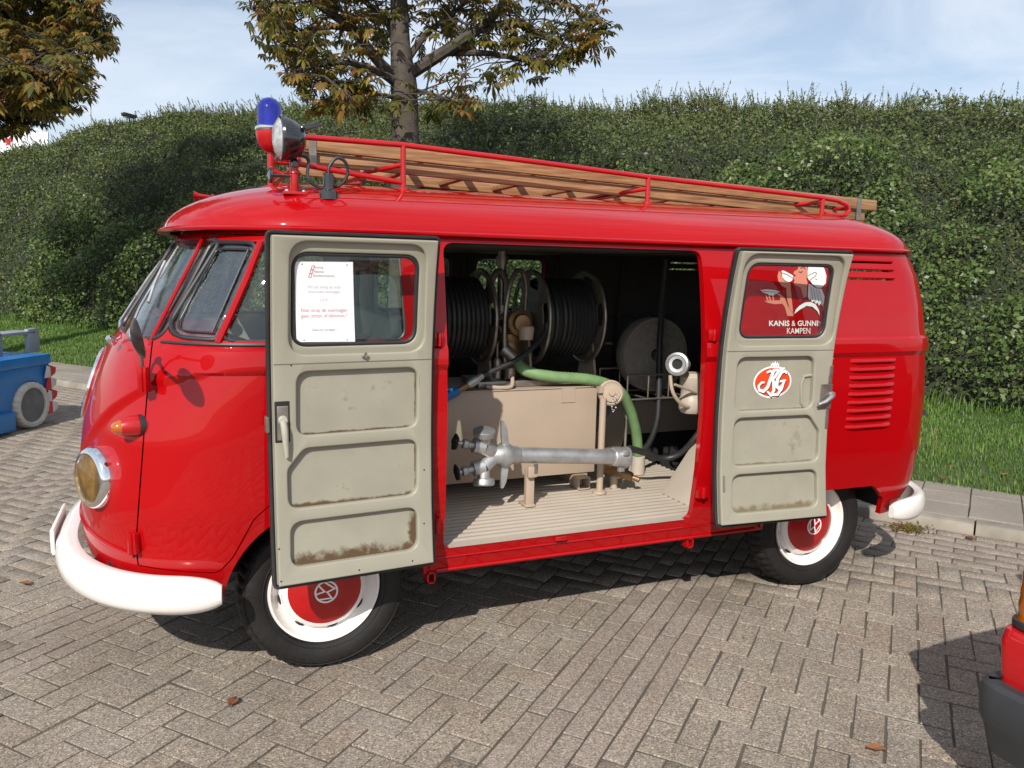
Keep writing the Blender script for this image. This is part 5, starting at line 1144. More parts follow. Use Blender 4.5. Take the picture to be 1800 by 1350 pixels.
cb_pts = [pl0 + Vector((0, 0, .085)), pl0 + Vector((.004, 0, .115)), pl0 + Vector((.030, 0, .145)), pl0 + Vector((.060, 0, .135)), pl0 + Vector((.072, .005, .10)), pl0 + Vector((.055, .01, .06)), pl0 + Vector((.02, .02, .042)), pl0 + Vector((-.03, .03, .040)), pl0 + Vector((-.07, .03, .07)), lc + Vector((.085, .01, -.065)), lc + Vector((.05, .0, -.055))]
MB().tube([q for q, r in smooth_path([(q, .006) for q in cb_pts], 6)], .0062, 8).build('power_cable', 'black', plug)
for y, x in ((.16, -.38), (.34, -.30)):
    zz = zroof(x, y) + .026; hn = MB(); hn.lathe((x, y, zz), (-1, 0, .04), [(.005, -.16), (.006, -.05), (.010, .0), (.018, .020), (.021, .024)], 24); hn.tube([(x + .12, y, zz - .05), (x + .12, y, zz)], .01, 8); hn.build('horn', 'redr', van, ang=60)
# ---------------------------------------------------------------- ladder on the rack
lad = empty('wooden_ladder', (1.5, -.12, 1.93), 'varnished wooden ladder lying in the red roof rack', 'ladder')
la0 = np.array([-.02, 2.070]); la1 = np.array([3.06, 1.968])
def lz(x, k=0): return la0[1] + (la1[1] - la0[1]) * (x - la0[0]) / (la1[0] - la0[0])
def beam(x0, x1, y, dz, h, th, name):
    mb = MB(); mb.add([(x0, y - th / 2, lz(x0) + dz - h), (x0, y + th / 2, lz(x0) + dz - h), (x0, y + th / 2, lz(x0) + dz), (x0, y - th / 2, lz(x0) + dz), (x1, y - th / 2, lz(x1) + dz - h), (x1, y + th / 2, lz(x1) + dz - h), (x1, y + th / 2, lz(x1) + dz), (x1, y - th / 2, lz(x1) + dz)], [(0, 1, 2, 3), (7, 6, 5, 4), (0, 4, 5, 1), (1, 5, 6, 2), (2, 6, 7, 3), (3, 7, 4, 0)])
    return mb.build(name, 'wood', lad, bev=.004)
for y in (-.335, .105): beam(-.02, 3.06, y, 0, .056, .030, 'stile')
for y in (-.315, .085): beam(.0, 3.0, y, -.060, .050, .030, 'stile')
for k in range(11):
    x = .16 + .275 * k; MB().box((x, -.115, lz(x) - .088), (.036, .41, .022)).build('rung', 'wood', lad, bev=.005)
    if k < 10: MB().box((x + .10, -.115, lz(x) - .030), (.034, .43, .020)).build('rung', 'wood', lad, bev=.005)
for x in (.035, 2.93):
    for sgn, y in ((-1, -.335), (1, .105)): mb = MB(); mb.box((x, y + sgn * .0175, lz(x) - .055), (.030, .003, .125)); mb.box((x, y, lz(x) + .0025), (.030, .038, .004)); mb.box((x, y, lz(x) - .117), (.030, .038, .004)); mb.build('strap', 'steel', lad)
mb = MB(); mb.box((2.45, -.115, lz(2.45) - .105), (.35, .34, .014)); mb.build('foot_plate', 'dark', lad)
# ================================================================ equipment inside the load bay
tank = empty('water_tank', (.95, .05, .47), 'boxy tan water tank on the cargo floor below the hose reels', 'tank')
MB().box((.96, .03, .760), (.98, .46, .44)).build('tank_body', 'tan', tank, bev=.006)
MB().box((1.285, -.2025, .945), (.075, .003, .075)).build('label_plate', 'tan', tank)
MB().box((.96, .03, .983), (.99, .47, .006)).build('tank_lid', 'tan', tank)
for x in (.6, 1.38):
    mb = MB(); mb.box((x, .03, .503), (.07, .44, .07)); mb.build('tank_foot', 'tan', tank, bev=.004)
mb = MB()
for dx, dz, sx, sz in ((-.03, 0, .007, .06), (.03, 0, .007, .06), (0, .028, .066, .006), (0, -.028, .066, .006)): mb.box((1.36 + dx, -.215, .502 + dz), (sx, .10, sz))
mb.build('tank_clamp', 'tan', tank, bev=.002)
def helix(c, ax, r, pitch, turns, w_, rad):
    c = Vector(c); n = int(turns * 26); mb = MB()
    pts = [c + Vector((pitch * k / 26 - pitch * turns / 2, math.cos(2 * math.pi * k / 26) * r, math.sin(2 * math.pi * k / 26) * r)) for k in range(n + 1)]
    return mb.tube(pts, rad, 6)
def reel(label, x0, x1, y, z):
    t = empty('hose_reel', ((x0 + x1) / 2, y, .99), label, 'hose reel', 'hose reels on the water tank')
    n = int((x1 - x0 - .03) / .0235)
    helix(((x0 + x1) / 2, y, z), 0, .190, .0232, n, 0, .0125).build('hose', 'black', t); helix(((x0 + x1) / 2, y, z), 0, .165, .0232, n, 0, .0125).build('hose_layer', 'black', t)
    MB().cyl((x0, y, z), (x1, y, z), .07).build('drum', 'steel', t)
    for x in (x0, x1):
        mb = MB(); N_ = 48; P = []
        # annular flange with six cut-outs
        rim_ = [(y + .235 * math.cos(a), z + .235 * math.sin(a)) for a in np.linspace(0, 2 * math.pi, 60, endpoint=False)]
        holes = []
        for k in range(5):
            a = k * 2 * math.pi / 5 + .5; poly = [(y + r_ * math.cos(a + d_), z + r_ * math.sin(a + d_)) for r_, d_ in ((.155, -.33), (.212, -.30), (.215, 0), (.212, .30), (.155, .33), (.152, 0))]; holes.append(rpoly(poly, .02, 4))
        b = sheet([rim_] + holes, .004, .0015); mapbm(b, lambda u, v, h: Vector((x + h, u, v))); fl_ = finish(b, 'flange', pm('flange_' + str(round(x, 2)), (.13, .115, .095), .5, metal=.2, var=.15, scale=10), t)
        MB().tube([(x, q[0], q[1]) for q in rim_], .009, 8, closed=True).build('flange_rim', 'steel', fl_)
    for x in (x0 - .03, x1 + .03):
        mb = MB(); mb.add([(x - .006, y - .10, .99), (x - .006, y + .10, .99), (x - .006, y + .02, z + .03), (x - .006, y - .02, z + .03), (x + .006, y - .10, .99), (x + .006, y + .10, .99), (x + .006, y + .02, z + .03), (x + .006, y - .02, z + .03)], [(0, 1, 2, 3), (7, 6, 5, 4), (0, 4, 5, 1), (1, 5, 6, 2), (2, 6, 7, 3), (3, 7, 4, 0)]); mb.build('bearing_bracket', 'tan', t)
    return t
reel('right-hand black hose reel behind the green hose', 1.185, 1.49, .05, 1.315)
reel('left-hand black hose reel partly hidden by the open front door', .58, .905, .05, 1.315)
# pump and pipework between the reels
pump = empty('pump_unit', (1.05, -.02, .99), 'brass and steel valve pipework standing between the two hose reels', 'pump')
mb = MB(); mb.box((1.04, -.02, 1.003), (.42, .26, .03)); mb.build('base_plate', 'steel', pump, bev=.004)
mb = MB(); mb.cyl((1.05, .0, 1.01), (1.05, .0, 1.20), .055); mb.cyl((1.05, .0, 1.20), (1.05, .0, 1.24), .075); mb.cyl((1.05, -.11, 1.30), (1.05, .10, 1.30), .05); mb.lathe((1.05, -.11, 1.30), (0, -1, 0), [(.065, 0), (.065, .02), (.045, .03), (.04, .05), (0, .05)], 24); mb.build('valve_body', 'brass', pump, bev=.003)
mb = MB(); mb.lathe((1.07, -.155, 1.275), (0, 0, -1), [(.035, -.01), (.04, .0), (.034, .055), (.0, .06)], 20); mb.build('valve_cup', 'tan', pump)
mb = MB(); mb.tube([q for q, r in smooth_path([((1.00, -.08, 1.02), .012), ((.985, -.09, 1.20), .012), ((.99, -.09, 1.38), .012), ((1.03, -.07, 1.52), .012), ((1.09, -.03, 1.55), .012), ((1.13, 0, 1.48), .012), ((1.135, .02, 1.35), .012)], 5)], .012, 8); mb.tube([q for q, r in smooth_path([((.90, -.03, 1.32), .013), ((.92, -.04, 1.46), .013), ((.97, -.02, 1.545), .013), ((1.02, 0, 1.50), .013), ((1.03, .02, 1.38), .013)], 5)], .016, 8); mb.build('pipe_loop', 'steel', pump)
mb = MB(); mb.cyl((1.02, .05, 1.24), (1.02, .05, 1.66), .022); mb.cyl((1.02, .05, 1.58), (1.02, .05, 1.62), .03); mb.build('riser_pipe', 'steel', pump)
mb = MB()
for q, r, h in (((1.0, -.13, 1.03), .026, .05), ((.94, -.11, 1.03), .02, .08), ((1.12, -.12, 1.03), .024, .04)): mb.lathe(q, (0, 0, 1), [(r, 0), (r, h), (r * .6, h * 1.2), (0, h * 1.25)], 16)
mb.tube([(.94, -.11, 1.12), (.935, -.12, 1.20)], .006, 8); mb.lathe((.935, -.12, 1.205), (0, 0, 1), [(.0, -.012), (.012, 0), (0, .012)], 12); mb.build('control_valve', 'steel', pump)
MB().tube([q for q, r in smooth_path([((1.0, -.16, 1.04), .01), ((.98, -.20, 1.0), .01), ((.92, -.20, .995), .01), ((.86, -.18, 1.0), .01)], 5)], .010, 8).build('drain_pipe', 'tan', pump)
# delivery hose with blue nozzle lying over the tank edge
noz = empty('hose_nozzle', (.75, -.24, 1.0), 'blue tipped hose nozzle resting on the tan tank', 'nozzle')
a_, b_ = px(955, 590, 1, -.16), px(848, 660, 1, -.235)
MB().tube([q for q, r in smooth_path([(Vector((1.185, -.15, 1.30)), .0125), (a_, .0125), (px(915, 628, 1, -.22), .0125), (b_, .0125)], 6)], .0125, 10).build('hose', 'black', noz)
c0, c1, c2 = b_, px(822, 677, 1, -.245), px(806, 686, 1, -.25); c3 = px(780, 699, 1, -.255)
MB().tube([c0, c0.lerp(c1, .3), c0.lerp(c1, .5), c0.lerp(c1, .8), c1], [.014, .017, .022, .022, .016], 14).build('coupling', 'alu', noz); MB().tube([c1, c2], [.015, .017], 12).build('neck', 'brass', noz); MB().tube([c2, c2.lerp(c3, .15), c3], [.019, .023, .025], 14).build('grip', 'blue_tip', noz)
# green suction hose
gp = [(px(905, 632, 1, -.10), .0), (px(925, 652, 1, -.16), 0), (px(970, 662, 1, -.19), 0), (px(1040, 668, 1, -.20), 0), (px(1085, 685, 1, -.19), 0), (px(1105, 715, 1, -.15), 0), (px(1118, 760, 1, -.10), 0), (px(1122, 806, 1, -.06), 0)]
gh = empty('suction_hose', px(1122, 826, 1, -.05), 'ribbed green suction hose curving over the tank to the floor', 'hose')
pth = [q for q, r in smooth_path(gp, 22)]; MB().tube(pth, [.0275 + (.0018 if k % 2 else -.0010) for k in range(len(pth))], 16, caps=True).build('hose', 'green_hose', gh, ang=70)
e_ = pth[-1]; MB().lathe((e_.x, e_.y, .468), (0, 0, 1), [(.037, 0), (.037, max(.08, e_.z - .455)), (.030, max(.085, e_.z - .45))], 24).build('socket', 'floor', gh)
MB().tube([pth[0] + Vector((-.05, .03, .05)), pth[0], pth[3]], [.034, .033, .031], 16).build('cuff', 'steel', gh)
# filler post with capped coupling
fp = empty('filler_post', (1.41, -.33, .47), 'tan upright pipe with a round capped coupling beside the tank', 'pipe')
c = px(1078, 692, 1, -.33); MB().tube([(1.41, -.33, .468), (1.412, -.33, c.z - .02)], .0165, 14).build('post', 'tan', fp); MB().lathe((1.41, -.33, .468), (0, 0, 1), [(.035, 0), (.033, .012), (.018, .016)], 20).build('foot', 'tan', fp)
nx = Vector((-.25, -.95, .12)).normalized(); cc = MB(); cc.lathe(c + Vector((0, .03, 0)), nx, [(.050, -.03), (.060, -.02), (.063, .0), (.063, .018), (.055, .024), (.050, .020), (.046, .020), (.044, .030), (.016, .032), (.014, .040), (0, .041)], 36); cc.box(c + Vector((-.064, .02, .02)), (.022, .03, .03)); cc.build('cap', 'tan', fp, ang=40)
ch = MB(); q0 = c + nx * .045
for k in range(10): f = k / 9; ch.lathe(q0 + Vector((-.022 * math.sin(f * 3.14), -.004, -.11 * f if f < .8 else -.088 + .11 * (f - .8))), (1, .3 * (k % 2), .2), [(.004, -.002), (.0055, 0), (.004, .002)], 8)
ch.build('chain', 'alu', fp)
# aluminium standpipe lying in its clamps
sp_ = empty('standpipe', (1.2, -.42, .47), 'silver aluminium hydrant standpipe lying across the load floor', 'standpipe')
P0, P1 = px(912, 800, 1, -.43), px(1085, 803, 1, -.43); d = (P1 - P0).normalized(); up = Vector((0, 0, 1)); ny = Vector((0, -1, 0))
MB().tube([P0 - d * .02, P0, P1], .0365, 24).build('tube', 'alu', sp_)
mb = MB(); mb.lathe(P1, d, [(.038, -.03), (.044, -.025), (.048, .0), (.048, .03), (.052, .04), (.052, .055), (.040, .06), (.0, .06)], 28)
for a in (.6, 2.7, 4.8): mb.box(P1 + d * .02 + (up * math.sin(a) + ny * math.cos(a)) * .058, (.03, .022, .026))
mb.build('foot_coupling', 'alu', sp_, bev=.003)
mb = MB(); mb.lathe(P0, d, [(.038, .0), (.042, -.01), (.042, -.035), (.050, -.045), (.058, -.07), (.058, -.085), (.046, -.095), (.040, -.13), (.030, -.15)], 28); col_ = mb.build('collar', 'alu', sp_, ang=40)
lug0 = P0 - d * .075
mb = MB(); mb.add([lug0 + q for q in (Vector((-.012, 0, .05)), Vector((.020, 0, .05)), Vector((.008, -.004, .125)), Vector((-.010, -.004, .16)), Vector((-.022, -.004, .16)), Vector((-.018, 0, .08)))], [(0, 1, 2, 3, 4, 5)])
b = mb.bm(); bmesh.ops.solidify(b, geom=b.faces[:], thickness=.018); finish(b, 'lug', 'alu', sp_)
mb = MB(); mb.add([lug0 + q for q in (Vector((-.012, 0, -.05)), Vector((.020, 0, -.05)), Vector((.008, -.004, -.12)), Vector((-.006, -.004, -.15)), Vector((-.018, -.004, -.15)), Vector((-.016, 0, -.08)))], [(5, 4, 3, 2, 1, 0)])
b = mb.bm(); bmesh.ops.solidify(b, geom=b.faces[:], thickness=.018); finish(b, 'lug', 'alu', sp_)
for sgn, vend, cap_ in ((1, px(800, 777, 1, -.45), 1), (-1, px(803, 831, 1, -.45), -1)):
    j0 = P0 - d * .11; el_ = px(850, 786 if sgn > 0 else 820, 1, -.45)
    mb = MB(); mb.tube([j0, j0.lerp(el_, .6), el_], [.030, .033, .034], 18); vd = (vend - el_).normalized(); mb.tube([el_, el_ + vd * .05], [.036, .034], 18); o1 = mb.build('branch', 'alu', sp_)
    mb = MB(); mb.tube([el_ + vd * .05, el_ + vd * .075, el_ + vd * .08, el_ + vd * .10, el_ + vd * .105, vend], [.016, .016, .022, .022, .010, .008], 12); mb.build('spindle', 'alu', o1)
    mb = MB(); x_, y_ = mb.frame(vd); mb.tube([vend + (x_ * math.cos(t) + y_ * math.sin(t)) * (.030 + .003 * math.cos(5 * t)) for t in np.linspace(0, 6.2832, 30, endpoint=False)], .006, 8, closed=True); mb.tube([vend + x_ * .03, vend - x_ * .03], .005, 8); mb.tube([vend + y_ * .03, vend - y_ * .03], .005, 8); mb.build('handwheel', 'dark', o1)
    cd2 = Vector((-.05, -.2, sgn)).normalized(); mb = MB(); mb.lathe(el_ + cd2 * .02, cd2, [(.028, 0), (.028, .03), (.046, .035), (.050, .045), (.050, .060), (.042, .066), (.0, .064)], 28); mb.build('outlet', 'alu', o1, ang=40)
for x, zt in ((.985, P0.z), (1.02, P0.z)):
    pass
cl = MB(); cl.box((.985, -.425, .56), (.04, .03, .18)); cl.box((.985, -.40, .475), (.05, .09, .012)); cl.box((.985, -.455, .64), (.045, .02, .05)); cl.build('clamp', 'tan', sp_, bev=.004)
cl = MB(); cl.box((1.405, -.40, P1.z - .0), (.03, .10, .02)); cl.build('rest', 'tan', sp_, bev=.003)
cl = MB(); cl.box((1.0, -.462, .655), (.018, .010, .045)); cl.build('buckle', 'steel', sp_, bev=.002)
# valve stub on the floor
vs_ = empty('drain_valve', (1.52, -.27, .47), 'rusty brass drain valve on the floor behind the standpipe foot', 'valve'); q = px(1085, 828, 1, -.30)
MB().tube([q + Vector((-.03, .06, .0)), q, q + Vector((.05, -.06, -.02))], [.034, .030, .022], 16).build('valve_body', 'brass', vs_); MB().tube([q + Vector((.05, -.06, -.02)), q + Vector((.075, -.09, -.03))], .014, 10).build('outlet', 'brass', vs_); MB().tube([(q.x, q.y + .03, .468), q + Vector((0, .03, 0))], .02, 10).build('foot', 'tan', vs_)
# hose coil in its wire basket and couplings at the right
hc = empty('hose_coil', (1.87, .05, .92), 'rolled flat canvas hose in the dark right end of the load bay', 'hose coil'); c = px(1146, 622, 1, .05)
mb = MB()
for k in range(11): mb.lathe(c + Vector((0, -.045, 0)), (0, 1, 0), [(.200 - k * .0155, 0), (.203 - k * .0155, .004), (.203 - k * .0155, .086), (.200 - k * .0155, .09), (.189 - k * .0155, .09), (.187 - k * .0155, .086), (.187 - k * .0155, .004), (.189 - k * .0155, 0)], 48, closed=True)
mb.build('coil', 'canvas', hc)
bk_ = empty('hose_basket', (1.87, .0, .86), 'thin wire basket holding the rolled hose', 'basket'); mb = MB(); z0 = c.z - .22
for y in (-.12, .18):
    for dz in (.0, .13): mb.tube([(c.x - .25, y, z0 + dz), (c.x + .26, y, z0 + dz)], .006, 6)
for x in np.linspace(-.25, .26, 5): mb.tube([(c.x + x, -.12, z0 + .13), (c.x + x, -.12, z0), (c.x + x, .18, z0), (c.x + x, .18, z0 + .13)], .005, 6)
mb.tube([(c.x - .25, -.12, z0), (c.x - .25, -.12, .47)], .008, 6); mb.tube([(c.x + .26, -.12, z0), (c.x + .26, -.12, .78)], .008, 6); mb.build('wire_frame', 'steel', bk_)
cp_ = empty('hose_coupling', px(1205, 660, 1, -.45), 'silver hose coupling at the right edge of the cargo opening', 'coupling'); c = px(1190, 640, 1, -.47); nx = Vector((-.72, -.66, .12)).normalized()
MB().lathe(c - nx * .02, nx, [(.030, -.06), (.034, -.03), (.038, -.02), (.055, -.01), (.058, .005), (.056, .022), (.046, .026), (.040, .018), (.026, .016), (.024, .0), (0, .0)], 32).build('coupling_head', 'alu', cp_, ang=35); MB().lathe(c - nx * .02, nx, [(.0235, .001), (.0235, .004), (0, .004)], 24).build('bore_shade', 'dark', cp_)  # dark disc stands for the shade inside the coupling's bore
mb = MB(); q = c - nx * .08; mb.tube([q, q - nx * .06], [.030, .036], 16); mb.build('coupling_tail', 'floor', cp_)
bd = empty('distributor', px(1215, 690, 1, -.42), 'beige hose distributor clamped at the right edge of the opening', 'distributor'); c = px(1216, 690, 1, -.42)
mb = MB(); mb.lathe(c + Vector((0, 0, -.10)), (0, 0, 1), [(.05, 0), (.062, .02), (.062, .07), (.055, .08), (.055, .12), (.062, .13), (.062, .18), (.045, .2), (0, .2)], 28); mb.build('distributor_body', 'floor', bd, ang=40)
mb = MB(); mb.tube([q for q, r in smooth_path([(px(1178, 660, 1, -.45), .008), (px(1183, 690, 1, -.47), .008), (px(1200, 712, 1, -.47), .008), (px(1222, 716, 1, -.45), .008)], 5)], .009, 8); mb.tube([px(1186, 676, 1, -.5), px(1224, 690, 1, -.48)], .007, 6); mb.build('clamp_bar', 'tan', bd)
# black hoses hanging at the right
for nm, lab, pts, r in (('hose', 'thick black hose hanging from the roof at the right of the load bay', [(1172, 455, .0), (1166, 520, .0), (1160, 600, -.05), (1158, 690, -.1), (1155, 740, -.12), (1140, 780, -.1), (1122, 795, -.06)], .017), ('hose', 'black hose running from the standpipe foot to the wheel housing', [(1106, 788, -.38), (1135, 796, -.36), (1165, 806, -.34), (1195, 798, -.38), (1222, 770, -.45), (1245, 735, -.46)], .017)):
    o = MB().tube([q for q, _ in smooth_path([(px(u, v, 1, y), 0) for u, v, y in pts], 8)], r, 10).build(nm, 'black'); tag(o, lab, 'hose')
# ================================================================ blue platform lift at the left
W0 = px(60, 752, 2, 0); L0 = Vector((W0.x, W0.y, 0)); LAn = math.radians(60); exL = Vector((math.cos(LAn), math.sin(LAn), 0)); eyL = Vector((-math.sin(LAn), math.cos(LAn), 0)); LB = np.array(eyL); cB = float(np.array(L0) @ LB)
def LM(a, b, z): return L0 + exL * a + eyL * b + Vector((0, 0, z))
def lp(u, v):
    q = pxn(u, v, LB, cB) - L0; return (q.dot(exL), q.z)
M['blue'] = pm('blue_enamel', (.016, .17, .47), .42, coat=.2, var=.1, scale=5, dirt=(.05, .09, .2), dscale=6, damt=.25)
lift = empty('platform_lift', LM(-.8, .4, 0), 'blue electric platform lift chassis with a white solid tyre at the left', 'lift')
x0, z0 = lp(88, 622); x1, z1 = lp(86, 652); xe = x0
RZ = Matrix((exL, eyL, Vector((0, 0, 1)))).transposed()
ztop = z0
arch = [(.235 * math.cos(t), .205 + .235 * math.sin(t)) for t in np.linspace(-.2, math.pi + .2, 24)]
side_poly = [(-2.4, .10), (-.26, .10), (-.25, .2)] + [q for q in arch[::-1] if q[1] > .2] + [(.24, .22), (.24, .36), (xe - .03, .40), (xe - .02, ztop - .13), (xe, ztop - .12), (xe, ztop), (-2.4, ztop)]
mb = MB(); mb.prism(side_poly, lambda u, v, h: LM(u, h, v), .02, .80); mb.build('chassis', 'blue', lift, bev=.006)
mb = MB(); mb.prism([(-2.4, ztop - .10), (xe + .012, ztop - .09), (xe + .012, ztop + .004), (-2.4, ztop + .004)], lambda u, v, h: LM(u, h, v), .0, .82); mb.build('top_rail', 'blue', lift, bev=.012)
mb = MB(); mb.prism([(-2.4, .03), (-.26, .03), (-.25, .20), (-2.4, .20)], lambda u, v, h: LM(u, h, v), -.03, .30); mb.build('skirt', 'blue', lift, bev=.008)
M['wtyre'] = pm('pale_solid_tyre', (.52, .49, .43), .8, var=.15, scale=12, dirt=(.25, .15, .08), dscale=9, damt=.4)
mb = MB(); c = LM(0, 0, .216); ax = -eyL; n = 96; x_, y_ = mb.frame(ax); pr = [(.160, -.10), (.160, .010), (.170, .020), (.203, .018), (.216, .0), (.216, -.10)]; V = []
for k, (r, h) in enumerate(pr):
    for j in range(n): a = 2 * math.pi * j / n; V.append(c + ax * h + (x_ * math.cos(a) + y_ * math.sin(a)) * (r - (.007 if k in (3, 4, 5) and j % 4 == 0 else 0)))
m_ = len(pr); mb.add(V, [(i * n + j, i * n + (j + 1) % n, ((i + 1) % m_) * n + (j + 1) % n, ((i + 1) % m_) * n + j) for i in range(m_) for j in range(n)]); wl = mb.build('wheel', 'wtyre', lift, ang=35)
mb = MB(); mb.lathe(c, ax, [(.162, -.005), (.152, -.025), (.115, -.035), (.070, -.030), (.055, -.020), (.040, -.020), (.036, -.008), (0, -.008)], 40); mb.build('wheel_hub', pm('grey_hub', (.13, .135, .14), .5, var=.2, scale=12), wl, ang=40)
for k in range(5): a = k * 1.2566; MB().lathe(c + ax * -.021 + (x_ * math.cos(a) + y_ * math.sin(a)) * .047, ax, [(.008, 0), (.008, .008), (0, .009)], 6).build('wheel_nut', 'steel', wl)
M['grey'] = pm('grey_enamel', (.24, .26, .29), .5, var=.1)
sx0, sz0 = lp(10, 592); sx1, sz1 = lp(88, 594)
sx0 += .10; sx1 += .10
for a in (sx0 + .02, sx1 - .06): mb = MB(); mb.prism([(a - .05, ztop), (a + .10, ztop), (a + .10, sz0 - .005), (a + .07, sz0 + .025), (a - .05, sz0 + .02)], lambda u, v, h: LM(u, h, v), .22, .26); mb.build('step_side', 'grey', lift, bev=.004)
MB().box(LM((sx0 + sx1) / 2, .33, sz0 - .012), ((sx1 - sx0) * .98, .22, .025), RZ).build('step_tread', 'grey', lift, bev=.004)
M['marker_red'] = pm('marker_red', (.50, .03, .035), .45); M['marker_white'] = pm('marker_white', (.62, .55, .56), .45)
mk = None
for k in range(4):
    zt = .56 - k * .115; mb = MB(); mb.prism([(xe - .02, zt - .115), (xe + .045, zt - .085), (xe + .06, zt - .03), (xe - .02, zt)], lambda u, v, h: LM(u, h, v), -.01 + .0, .12); o = mb.build('marker_block', 'marker_red' if k % 2 == 0 else 'marker_white', lift, bev=.004)
    mb = MB(); mb.prism([(xe - .10, zt - .115), (xe - .022, zt - .115), (xe - .022, zt - .02), (xe - .06, zt)], lambda u, v, h: LM(u, h, v), -.012, .0); mb.build('marker_block', 'marker_white' if k % 2 == 0 else 'marker_red', lift, bev=.002)
for a in (-1.9,): MB().lathe(LM(a, 0, .206), ax, [(.155, -.1), (.165, .02), (.2, .018), (.206, 0), (.206, -.1)], 48).build('wheel', 'wtyre', lift)
# ================================================================ red car at the lower right
car = empty('red_car', (3.2, -3.05, 0), 'red car with dark plastic bumper and amber lamp at the lower right corner', 'car')
M['carred'] = paint('car_red', (.42, .008, .010)); M['plast'] = pm('grey_bumper_plastic', (.032, .034, .038), .55, var=.15, scale=8, dirt=(.10, .10, .10), dscale=26, damt=.12, bump=.25, bscale=300)
YN, YF, XF = -2.255, -3.86, 1.585
def car_ring(z, xf, xr, w0, r):                        # plan outline at height z
    y0, y1 = YN - w0, YF + w0; P = rpoly([(xf, y1, r), (xf, y0, r), (xr, y0, r), (xr, y1, r)], r, 8); return [(x, y, z) for x, y in P]
rings = [car_ring(.22, XF + .10, 5.35, .03, .05), car_ring(.40, XF + .05, 5.38, .01, .035), car_ring(.55, XF + .045, 5.38, .0, .03), car_ring(.585, XF + .055, 5.37, .003, .03), car_ring(.592, XF + .12, 5.37, .02, .03), car_ring(.80, XF + .14, 5.32, .03, .035), car_ring(.84, XF + .16, 5.3, .05, .1), car_ring(.88, XF + .30, 5.2, .08, .15)]
k = len(rings[0]); mb = MB(); mb.add([q for r in rings for q in r], [(i * k + j, i * k + (j + 1) % k, (i + 1) * k + (j + 1) % k, (i + 1) * k + j) for i in range(len(rings) - 1) for j in range(k)] + [tuple(range(k)), tuple(range((len(rings) - 1) * k, len(rings) * k))]); mb.build('body', 'carred', car, ang=30)
rings = [car_ring(.86, XF + 1.0, 4.9, .07, .25), car_ring(1.10, XF + 1.35, 4.7, .14, .25), car_ring(1.34, XF + 1.65, 4.5, .22, .3), car_ring(1.38, XF + 1.85, 4.35, .32, .3)]
mb = MB(); mb.add([q for r in rings for q in r], [(i * k + j, i * k + (j + 1) % k, (i + 1) * k + (j + 1) % k, (i + 1) * k + j) for i in range(len(rings) - 1) for j in range(k)] + [tuple(range((len(rings) - 1) * k, len(rings) * k))]); mb.build('cabin', 'carred', car, ang=45)
bpP = rpoly([(XF + .022, YF - .03, .06), (XF + .022, YN + .020, .06), (XF + .75, YN + .03, .02), (XF + .75, YF - .03, .02)], .16, 8)
bpr = [(.20, -.045), (.21, -.025), (.30, .004), (.325, .016), (.395, .020), (.418, .014), (.430, .0), (.433, -.09)]
kk = len(bpP); bprings = [[(x, y, z) for x, y in inset(bpP, -o)] for z, o in bpr]; mb = MB(); mb.add([q for r in bprings for q in r], [(i * kk + j, i * kk + (j + 1) % kk, (i + 1) * kk + (j + 1) % kk, (i + 1) * kk + j) for i in range(len(bprings) - 1) for j in range(kk)] + [tuple(range(kk)), tuple(range((len(bprings) - 1) * kk, len(bprings) * kk))]); mb.build('bumper', 'plast', car, ang=28)
lm_ = MB(); q = px(1795, 1045, 1, YN + .02); LA = [(XF + .045 + .012, YN - .004), (XF + .30, YN - .002)]
mb = MB()
for j in range(9):
    zz = .612 + j * .0225; P = rpoly([(XF + .075, YN - .30, .02), (XF + .075, YN - .006, .06), (XF + .26, YN - .006, .02), (XF + .26, YN - .30, .02)], .06, 8)
    P0_ = inset(P, .0028 * (j % 2) - .002 + .002 * max(0, j - 5))
    if j == 0: R0 = []
    R0.append([(x, y, zz) for x, y in P0_])
kk = len(R0[0]); mb.add([q for r in R0 for q in r], [(i * kk + j, i * kk + (j + 1) % kk, (i + 1) * kk + (j + 1) % kk, (i + 1) * kk + j) for i in range(8) for j in range(kk)] + [tuple(range(kk)), tuple(range(8 * kk, 9 * kk))]); mb.build('indicator_lamp', 'amber', car, ang=50)
mb = MB(); P = rpoly([(XF + .066, YN - .30, .02), (XF + .066, YN + .002, .06), (XF + .27, YN + .002, .02), (XF + .27, YN - .30, .02)], .06, 8); mb.prism(P, lambda u, v, h: (u, v, h), .590, .612); mb.build('lamp_gasket', 'black', car, bev=.004)
for x in (2.25, 4.55):
    for y, sg in ((YN - .09, 1), (YF + .09, -1)): MB().lathe((x, y, .29), (0, sg, 0), [(.0, .04), (.17, .05), (.19, .07), (.25, .075), (.285, .06), (.29, 0), (.285, -.08), (0, -.08)], 40).build('wheel', 'tyre', car)
mrr = MB(); mrr.box((XF + 1.25, YN + .10, .98), (.10, .17, .11)); mrr.build('door_mirror', 'plast', car, bev=.02)
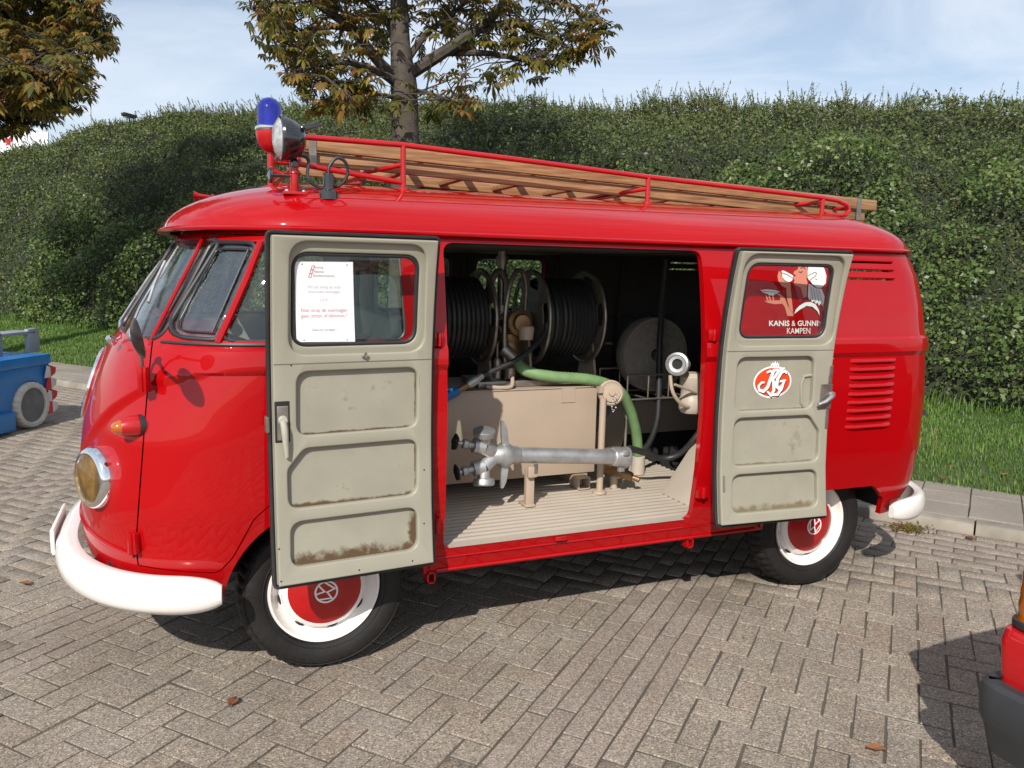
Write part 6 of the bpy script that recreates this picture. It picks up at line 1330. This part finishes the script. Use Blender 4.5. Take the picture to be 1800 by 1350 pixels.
# ================================================================ fallen leaves
M['dead'] = pm('dead_leaf', (.17, .065, .022), .8, var=.4, scale=30)
for (u, v, z, lab) in ((44, 1028, 0, 'brown curled leaf on the paving left of the front bumper'), (410, 1237, 0, 'brown curled leaf on the paving below the front wheel'), (1705, 948, 0, 'long brown leaf in the gutter at the right'), (1672, 824, .12, 'orange leaf on the verge behind the rear bumper'), (1766, 836, .13, 'orange-red leaf on the verge near the right edge'), (1645, 781, .18, 'orange leaf standing in the grass beside the van tail'), (1658, 843, .10, 'orange leaf at the pavement edge behind the rear bumper'), (1540, 1320, 0, 'dark leaf shape added in place of a stain on the paving at the bottom right')):  # last entry is a leaf shape added for a dark paving stain
    c = px(u, v, 2, z + .004); a = random.uniform(0, 6.28); mb = MB(); L = random.uniform(.026, .040); vs = []; 
    for i in range(7):
        f = i / 6; wv = .019 * math.sin(math.pi * min(1, f * 1.05)) + .001
        for s_ in (-1, 0, 1): x, y = (f - .5) * 2 * L, s_ * wv; vs.append(c + Vector((x * math.cos(a) - y * math.sin(a), x * math.sin(a) + y * math.cos(a), .003 + .008 * abs(s_) + .005 * math.sin(f * 3))))
    mb.add(vs, [(i * 3 + j, i * 3 + j + 1, i * 3 + j + 4, i * 3 + j + 3) for i in range(6) for j in range(2)]); b = mb.bm(); bmesh.ops.solidify(b, geom=b.faces[:], thickness=.0008); tag(finish(b, 'fallen_leaf', 'dead'), lab, 'leaf', 'fallen chestnut leaves')
# small weed tuft at the kerb foot
N = 260; c = np.array(px(1596, 931, 2, 0)); pts = c + rng.normal(0, 1, (N, 3)) * np.array([.055, .05, .0]) ; pts[:, 2] = np.abs(rng.normal(0, .012, N)) + .003
V = leaf_cloud(pts, np.array([[0, -.3, 1.0]]), rng.uniform(.006, .016, N), None, .5, .7); o = np_mesh('weed', V.reshape(-1, 3), np.arange(N * 4).reshape(-1, 4), rng.random(N), M['chestnut']); tag(o, 'low weedy tuft at the kerb foot below the rear bumper', 'weed', kind='stuff')

# ribs and bows lining the dark load bay
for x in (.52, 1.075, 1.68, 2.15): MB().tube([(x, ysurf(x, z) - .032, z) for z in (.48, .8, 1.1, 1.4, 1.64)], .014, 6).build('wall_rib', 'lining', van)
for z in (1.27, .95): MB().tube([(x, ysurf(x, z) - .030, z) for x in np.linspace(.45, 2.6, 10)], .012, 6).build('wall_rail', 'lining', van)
# grit and crumbs swept against the kerb and scattered over the paving
N = 900; a = np.concatenate([rng.uniform(KA - .12, KA - .004, 420), rng.uniform(-3, KA, N - 420)]); b = rng.uniform(-4.2, 8, N); P = AX[None] * a[:, None] + BX[None] * b[:, None]; P[:, 2] = .003
V = leaf_cloud(P, np.array([[0, 0, 1.0]]), rng.uniform(.0015, .0065, N), None, .7, .5); o = np_mesh('grit', V.reshape(-1, 3), np.arange(N * 4).reshape(-1, 4), rng.random(N), M['dead']); tag(o, 'tiny leaf crumbs and grit scattered on the paving', 'grit', kind='stuff')

for z_, r_ in ((.372, .008), (.428, .0045)): MB().tube([(x, -(ysurf(x, z_) + .001), z_) for x in np.linspace(.42, 1.98, 14)], r_, 8).build('sill_lip', 'red', body)
